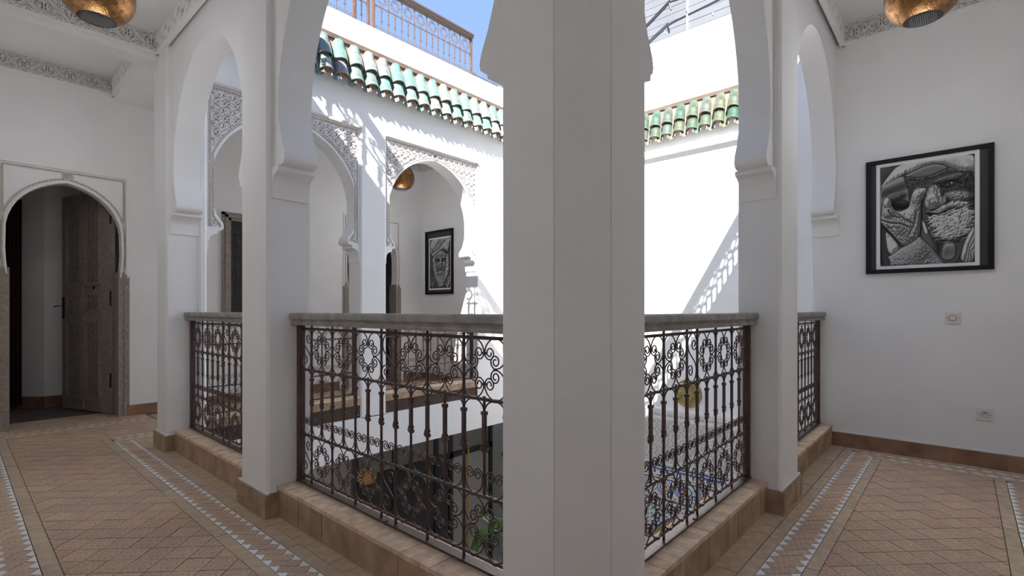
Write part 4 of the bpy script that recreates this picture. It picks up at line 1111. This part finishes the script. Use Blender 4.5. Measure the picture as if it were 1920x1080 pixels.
def portrait_far():
    p = Relief(130, 270, .06, 5); n1 = p.noise(6); X, Y = p.X, p.Y; p.asp = 1.45; p.a *= .6+.8*n1
    skin = p.ridged(14, 2, .2); hair = p.ridged(30, 4, 1.4)
    p.shape([(0, .82), (.22, .78), (.32, 1), (0, 1)], .11, 0, .05, p.noise(10, 6, .8), .05, .02); p.shape([(1, .74), (.80, .82), (.72, 1), (1, 1)], .16, 0, .05, p.noise(12, 6, .6), .08, .02); p.line([(.97, .80), (.86, 1)], .02, .6, .03)
    p.shape([(.17, .34), (.30, .26), (.60, .22), (.86, .32), (.88, .60), (.78, .80), (.55, .97), (.34, .82), (.20, .60)], .20, .02, .12, skin, .05, .02, .12)
    p.shape([(.16, .36), (.24, .34), (.30, .60), (.40, .80), (.30, .84), (.18, .58)], .40, .02, .04, hair, .05, .03, .03, fuzz=.08); p.shape([(.80, .34), (.90, .34), (.94, .62), (.78, .84), (.70, .80), (.80, .58)], .55, .02, .04, hair, .05, .03, .03, fuzz=.08)
    for cx, sg in ((.38, 1), (.70, -1)): p.cap(cx, .435, .13, .045, .05, -.05); p.cap(cx, .445, .06, .018, .14, .02); p.ell(cx, .445, .022, .010, .01); p.ell(cx+.01, .442, .008, .005, .6); p.crease([(cx-.12, .425+.01*sg), (cx, .405), (cx+.12, .425-.01*sg)], .012, -.03)
    for i in range(4): p.crease([(.30, .36+.012*i), (.45, .345+.012*i), (.56, .36+.012*i), (.68, .34+.012*i), (.80, .36+.012*i)], .006, .02)
    p.cap(.54, .50, .06, .12, .26, .06, 0, None, 0, .8, .5); p.cap(.55, .585, .12, .035, .24, .05, 0, None, 0, .7, .5); p.crease([(.42, .60), (.50, .618), (.60, .618), (.67, .60)], .010, .04); p.crease([(.40, .57), (.33, .66)], .014, .04); p.crease([(.68, .57), (.76, .66)], .014, .04)
    p.shape([(.36, .66), (.54, .63), (.72, .66), (.70, .69), (.54, .675), (.38, .69)], .36, .02, .03, hair, .05, .02, .02); p.line([(.40, .705), (.54, .712), (.68, .705)], .008, .03, .012)
    p.shape([(.34, .72), (.54, .73), (.74, .72), (.78, .82), (.66, .94), (.54, .98), (.42, .94), (.32, .84)], .36, .02, .12, hair, .08, .03, .06, fuzz=.18)
    p.shape([(0, .25), (.06, .03), (.2, 0), (1, 0), (1, .08), (.90, .30), (.74, .25), (.60, .215), (.40, .30), (.14, .36)], .30, .03, .06, p.noise(8, 9, -.95), .09, .012, .05)
    for i in range(7): p.crease([(.04+.07*i, .33-.018*i), (.26+.08*i, .18-.016*i), (.52+.08*i, -.01)], .016, .05)
    p.crease([(.30, .31), (.55, .23), (.86, .30)], .012, .05)
    return np.clip(p.out(k=5.0)*1.5, .005, .8)
PRINT = bpy.data.materials.new('monochrome_print'); PRINT.use_nodes = True
_t = PRINT.node_tree; _b = _t.nodes['Principled BSDF']; _a = _t.nodes.new('ShaderNodeAttribute'); _a.attribute_name = 'print'
_t.links.new(_a.outputs['Color'], _b.inputs['Base Color']); _b.inputs['Roughness'].default_value = .75; _b.inputs['Specular IOR Level'].default_value = .2
def picture(label, fn, s0, s1, z0, z1, img, mats_, sp, cat='picture', name='framed_portrait'):
    """s runs left to right on the wall; fn(s,z,d) with d<0 off the wall. mats_: widths of (frame, mat l, r, t, b, white)"""
    fw, ml, mr, mt, mb, ww = mats_; c = fn((s0+s1)/2, (z0+z1)/2, 0); root = empty(name, c, label, cat, 'framed portraits')
    f2 = lambda s, z, d: tuple(Vector(fn(s, z, d))-Vector(c)); sg = 1 if s1 > s0 else -1
    B = lambda nm, m, a0, a1, b0, b1, d0, d1, lab=None: MB().prism([(a0, b0), (a1, b0), (a1, b1), (a0, b1)], f2, d0, d1).build(nm, m, root, label=lab)
    FB = mat('black_moulding', (.010, .008, .010), .55, spec=.25)
    B('frame', FB, s0, s1, z1-fw, z1, 0, -.032); B('frame', FB, s0, s1, z0, z0+fw, 0, -.032)
    B('frame', FB, s0, s0+sg*fw, z0+fw, z1-fw, 0, -.032); B('frame', FB, s1-sg*fw, s1, z0+fw, z1-fw, 0, -.032)
    g_ = mat('dark_mount', (.030, .029, .032), .55)
    B('mount', g_, s0+sg*fw, s1-sg*fw, z0+fw, z1-fw, 0, -.014)
    a0, a1, b0, b1 = s0+sg*(fw+ml), s1-sg*(fw+mr), z0+fw+mb, z1-fw-mt
    B('white_margin', mat('print_margin', (.80, .80, .79), .6), a0, a1, b0, b1, -.010, -.017)
    a0, a1, b0, b1 = a0+sg*ww, a1-sg*ww, b0+ww, b1-ww; H, W = img.shape
    vs = []; 
    for j in range(H+1):
        for i in range(W+1): vs.append(f2(a0+(a1-a0)*i/W, b1+(b0-b1)*j/H, -.0185))
    me = bpy.data.meshes.new('print'); fs = [(j*(W+1)+i, j*(W+1)+i+1, (j+1)*(W+1)+i+1, (j+1)*(W+1)+i) for j in range(H) for i in range(W)]
    me.from_pydata(vs, [], fs); me.materials.append(PRINT); at = me.color_attributes.new('print', 'FLOAT_COLOR', 'POINT')
    ii = np.clip(np.arange(W+1), 0, W-1); jj = np.clip(np.arange(H+1), 0, H-1); v = img[np.ix_(jj, ii)]; col = np.stack([v*1.02, v, v*.985, np.ones_like(v)], -1)
    at.data.foreach_set('color', col.astype(np.float32).ravel()); obj('print', me, root, label='black-and-white print')
picture('large square black-framed photograph of a bearded old man raising a hand', lambda s, z, d: (PW+d, s, z), .598, -.165, 1.447, 2.362, portrait_near(), (.032, .036, .046, .0, .0, .026), 0)
picture('tall black-framed portrait of a turbaned bearded man inside the far arch', lambda s, z, d: (EW+d, s, z), 6.68, 6.00, 1.41, 2.45, portrait_far(), (.032, .05, .0, .085, .04, .026), 0)

# ================================================================== switch and socket
def plate(label, y, z, kind):
    root = empty('wall_switch' if kind == 's' else 'power_socket', (PW, y, z), label, 'switch' if kind == 's' else 'socket')
    o = MB().box((-.011, -.047, -.043), (0, .047, .043)).build('plate', PLAST, root); bevel(o, .003)
    disc = lambda r, x0, x1, m, nm, par=root: MB().prism([(r*math.cos(2*PI*i/28), r*.92*math.sin(2*PI*i/28)) for i in range(28)], lambda a, b_, d: (d, a, b_), x0, x1).build(nm, m, par)
    disc(.0235, -.0125, -.008, mat('dark_ring', (.09, .08, .07), .5), 'ring')
    if kind == 's': disc(.0205, -.017, -.008, PLASTC, 'button')
    else:
        disc(.021, -.0130, -.008, PLAST, 'face')
        for dy in (-.0095, .0095): MB().prism([(dy+.0035*math.cos(2*PI*i/10), .0035*math.sin(2*PI*i/10)-.001) for i in range(10)], lambda a, b_, d: (d, a, b_), -.0136, -.012).build('hole', DARK, root)
        MB().box((-.0136, -.008, .009), (-.012, .008, .017)).build('contact', mat('copper_contact', (.25, .12, .06), .5), root)
    for dy in (-.034, .034): MB().prism([(dy+.0028*math.cos(2*PI*i/10), .0028*math.sin(2*PI*i/10)) for i in range(10)], lambda a, b_, d: (d, a, b_), -.0118, -.010).build('screw', DARK, root)
plate('white square wall switch with a cream round button below the portrait', .062, 1.091, 's')
plate('white square power socket low on the right wall above the skirting tiles', -.115, .387, 'p')

# ================================================================== courtyard wall: plaque, carved plaster, zellige
mC = lambda s, z, d: (CW+d, s, z)
root = empty('wall_plaque', (CW, 2.75, .03), 'round engraved aged brass plaque on the courtyard wall, behind the right balustrade', 'plaque')
def vl(prof, k=40):      # lathe about the -X axis
    b = MB().lathe(prof, k=k); b.v = [(-z, x, y) for x, y, z in b.v]; return b
vl([(.0005, .03), (.07, .028), (.12, .022), (.165, .008), (.185, .014), (.19, .006), (.19, 0), (.0005, 0)]).build('dish', PLAQ, root, smooth=True)
for r in (.045, .09, .135):
    b = MB(); b.ridge([(r*math.cos(2*PI*i/36), r*math.sin(2*PI*i/36)) for i in range(37)], .008, lambda a, c, d: (d, a, c), -.030+(r/.19)**2*.018, .004); b.build('engraved_ring', PLAQ, root)
b = MB(); f_ = lambda a, c, d: (d, a, c)
for k in range(12):
    a = 2*PI*k/12; b.ridge([(.05*math.cos(a), .05*math.sin(a)), (.085*math.cos(a+.13), .085*math.sin(a+.13)), (.13*math.cos(a), .13*math.sin(a)), (.085*math.cos(a-.13), .085*math.sin(a-.13)), (.05*math.cos(a), .05*math.sin(a))], .007, f_, -.024, .005)
b.build('petal_relief', PLAQ, root)
b = MB(); b.prism([(1.62, -.98), (3.9, -.98), (3.9, -.20), (1.62, -.20)], mC, .01, -.012)
ok = lambda s, z: 1.64 < s < 3.88 and -.96 < z < -.36
sebka(b, mC, 1.64, 3.88, -.96, -.36, ok, p=.078, hb=.056, d=-.012, h=.008, w=.010, step=.009)
for k in range(7):
    c0 = 1.80+.33*k
    for r, cz in ((.085, -.66), (.05, -.66)):
        b.ridge([(c0+r*(1 if i % 2 else .8)*math.cos(PI*i/8), cz+r*(1 if i % 2 else .8)*math.sin(PI*i/8)) for i in range(17)], .012, mC, -.013, .012)
for z in (-.215, -.235, -.335, -.355, -.975): b.ridge([(1.62, z), (3.9, z)], .009, mC, -.012, .008)
for i in range(74):
    s = 1.64+.031*i; b.ridge([(s-.013, -.32), (s, -.25), (s+.013, -.32)], .009, mC, -.012, .009); b.add([mC(s-.007, -.30, -.0135), mC(s, -.285, -.0135), mC(s+.007, -.30, -.0135), mC(s, -.315, -.0135)], [(0, 1, 2, 3)], 1)
o = b.build('carved_panel', [WHITE2, TAN], cwall, recalc=False)
o.name = 'carved_panel'
# zellige : pixel tiles on grout
mats = [ZW, ZB, ZY, ZG, ZK, ZR]
def zcol(s, z):
    """colour index of the glazed chip at s along, z down from the top edge"""
    i, j = int(s/.0185), int(z/.0185)
    ac = math.hypot((s-1.02), (z-1.30))
    if .60 < ac < .70 and z > .45: return 2 if .625 < ac < .675 and (i+j) % 3 else (1 if ac > .66 else 4)
    if j == 0 or j == 2: return 1
    if j == 1: return 0
    if j in (3, 4, 5): return 1 if (i % 5) in (0, 1) or j == 3 and i % 5 == 3 else 0
    if j == 6: return 0
    if j == 7: return 2 if i % 6 < 4 else 4
    if j == 8: return 0
    if j == 9: return 1
    if 10 <= j <= 22:
        u, v = (i % 14)-6.5, j-16; d = abs(u)+abs(v)
        if d < 1.6: return 2
        if d < 3.2: return 5
        if d < 4.4: return 0
        if d < 5.4: return 1
        if d < 6.3: return 0
        return (1 if (i+j) % 2 else 0) if d < 9 else (5 if d > 11.5 else 0)
    if j == 23: return 0
    if j == 24: return 2 if i % 6 < 4 else 4
    if j == 25: return 1
    if j == 26: return 0
    u, v = i % 6, (j+2*((i//6) % 2)) % 6
    if (u, v) in ((1, 1), (4, 1), (1, 4), (4, 4)): return 4
    if u in (2, 3) and v in (2, 3): return 3 if (i//6+j//6) % 3 else 5
    return 0
zr = bpy.data.objects.new('trim_8', None); COL.objects.link(zr); zr['kind'] = 'structure'
MB().prism([(1.62, -3.2), (3.9, -3.2), (3.9, -1.0), (1.62, -1.0)], mC, .01, -.014).build('grout_bed', mat('light_grout', (.45, .43, .40), .9), zr)
chips = MB(); st = .0185
for i in range(int(2.26/st)):
    for j in range(int(1.9/st)):
        s, z = i*st, j*st; c = zcol(s, z); a0, b0 = 1.63+s+.0004, -1.005-z-.0004
        chips.add([mC(a0, b0, -.0165), mC(a0+st-.0008, b0, -.0165), mC(a0+st-.0008, b0-st+.0008, -.0165), mC(a0, b0-st+.0008, -.0165)], [(0, 1, 2, 3)], c)
chips.build('mosaic_tile', mats, zr, kind='stuff', recalc=False)

# ================================================================== ground floor screen and plants
sroot = empty('glazed_screen', (4.8, 5.8, -3.2), 'black metal glazed screen with gold-coloured strips on the ground floor below the far gallery', 'glass door')
def sb(nm, m, x0, x1, z0, z1, y0=-.03, y1=.03): MB().box((x0-4.8, y0, z0+3.2), (x1-4.8, y1, z1+3.2)).build(nm, m, sroot)
sb('transom', BLACK, 3.42, 5.95, -1.09, -1.0); sb('sill', BLACK, 3.42, 5.95, -3.2, -3.1); sb('head', BLACK, 3.42, 5.95, -.45, -.42)
for x in (3.45, 4.05, 4.78, 5.06, 5.92): sb('stile', BLACK, x-.035, x+.035, -3.2, -.45)
for a, c in ((3.49, 4.01), (4.09, 4.74), (4.82, 5.02)): sb('pane', GLASSD, a, c, -3.1, -1.09, -.006, .006)
for a, c in ((3.49, 4.01), (4.09, 4.74), (4.82, 5.02), (5.10, 5.88)): sb('pane', mat('grey_pane', (.15, .14, .125), .35), a, c, -1.0, -.45, -.006, .006)
sb('pane', mat('pale_pane', (.24, .225, .205), .4), 5.10, 5.88, -3.1, -1.09, -.006, .006)
sb('gold_strip', GOLD, 4.59, 4.612, -1.43, -.70, -.06, -.035); sb('gold_strip', GOLD, 5.385, 5.398, -2.5, -.98, -.06, -.035)  # thin gold-coloured upright strips in front of the panes
lr = empty('wall_lantern', (3.50, 5.6, -.95), 'small amber glass lantern glowing under the far gallery floor', 'lamp')
MB().lathe([(.02, -.09), (.08, -.07), (.12, -.02), (.10, .06), (.03, .14)], k=20).build('shade', AMBER, lr, smooth=True); MB().tube([(0, 0, .13), (0, 0, .63)], .006, 6).build('stem', BLACK, lr)
def banana(label, loc, leaves, h):
    root = empty('banana_plant', loc, label, 'plant', None)
    b = MB().lathe([(.0005, 0), (.17, 0), (.21, .36), (.19, .36), (.18, .32), (.0005, .32)], k=24); b.build('pot', mat('plant_pot', (.25, .24, .22), .6), root, smooth=True)
    b = MB().tube([(0, 0, .3), (.01, 0, h*.5), (0, .01, h*.72)], .04, 8, rs=[.05, .04, .03]); b.build('stem', STEM, root, smooth=True)
    for (ax, ay, L_, wd, rise, droop) in leaves:
        az = math.atan2(ay, ax); pts = []; ctrl = 12
        for i in range(ctrl+1):
            t = i/ctrl; r = L_*t*(1-.15*t); z = h*.65+rise*math.sin(PI*.5*min(1, t*1.35))-droop*max(0, t-.4)**2*2.2
            pts.append(Vector((r*math.cos(az), r*math.sin(az), z)))
        side = Vector((-math.sin(az), math.cos(az), 0)); vs = []; fs = []
        for i, p in enumerate(pts):
            t = i/ctrl; w_ = wd*(0 if t < .25 else math.sin(PI*min(1, (t-.25)/.75)**.8)**.7) if t < 1 else 0; w_ = max(w_, .006)
            for q in (-1, -.5, 0, .5, 1): vs.append(p+side*w_*q+Vector((0, 0, .18*w_*abs(q)+.004*math.sin(i*3+q*5))))
        for i in range(ctrl):
            for j in range(4): fs.append((i*5+j, i*5+j+1, (i+1)*5+j+1, (i+1)*5+j))
        lb = MB().add(vs, fs); o = lb.build('leaf', LEAF, root, smooth='full', recalc=False); sm = o.modifiers.new('thick', 'SOLIDIFY'); sm.thickness = .003
        MB().tube(pts, .007, 5, up=(0, 0, 1)).build('midrib', STEM, o)
banana('potted banana plant with broad green leaves in the courtyard, beside the central pillar', (4.60, 4.18, -3.2), [(-.62, .1, .72, .10, .42, .55), (-.35, -.12, .55, .12, .62, .35), (-.2, .5, .7, .10, .5, .5), (.5, .3, .8, .12, .5, .6), (.3, -.5, .8, .11, .55, .6), (-.5, -.5, .7, .10, .2, .7)], 2.05)
banana('potted green plant by the zellige wall, one leaf seen through the right balustrade', (6.32, 1.95, -3.2), [(0, .3, .45, .07, .30, .3), (-.3, .1, .5, .08, .3, .4), (-.2, -.4, .5, .08, .3, .4)], 2.95)

# ================================================================== sheet-metal wall and cable above the right parapet
SR = bpy.data.objects.new('wall_roof_sheet', None); COL.objects.link(SR); SR['kind'] = 'structure'
MB().box((7.24, .2, 4.6), (7.34, 4.6, 7.6)).build('backing', METALW, SR)
for i in range(26):
    z = 4.72+i*.108; MB().box((7.205+random.uniform(-.002, .002), .2, z), (7.24, 4.6, z+.102)).build('slat', METALW, SR)
MB().box((7.17, 3.0, 4.6), (7.205, 3.015, 7.5)).build('pole', PLAST, SR)
for i in range(9): MB().cbox((7.20, 1.2+.36*i, 5.345+(.04 if i % 2 else 0)), (.01, .014, .03)).build('clip', PLAST, SR)
pts = [(7.02, 4.2, 5.15), (7.02, 3.75, 5.33), (7.02, 3.49, 5.47), (7.0, 3.18, 5.64), (7.02, 3.05, 5.64), (7.02, 2.7, 5.67), (7.02, 2.2, 5.72), (7.02, 1.5, 5.8)]
b = MB().tube(pts, .014, 7, up=(1, 0, 0)); b.tube([(x, y+.01, z+.03) for x, y, z in pts[:4]], .009, 6, up=(1, 0, 0)); b.tube([(7.0, 3.2, 5.63), (7.0, 3.17, 5.52)], .012, 6, up=(1, 0, 0))
o = b.build('cable', CABLE); tag(o, 'thick black cable strung across the grey sheet metal above the right parapet', 'cable')
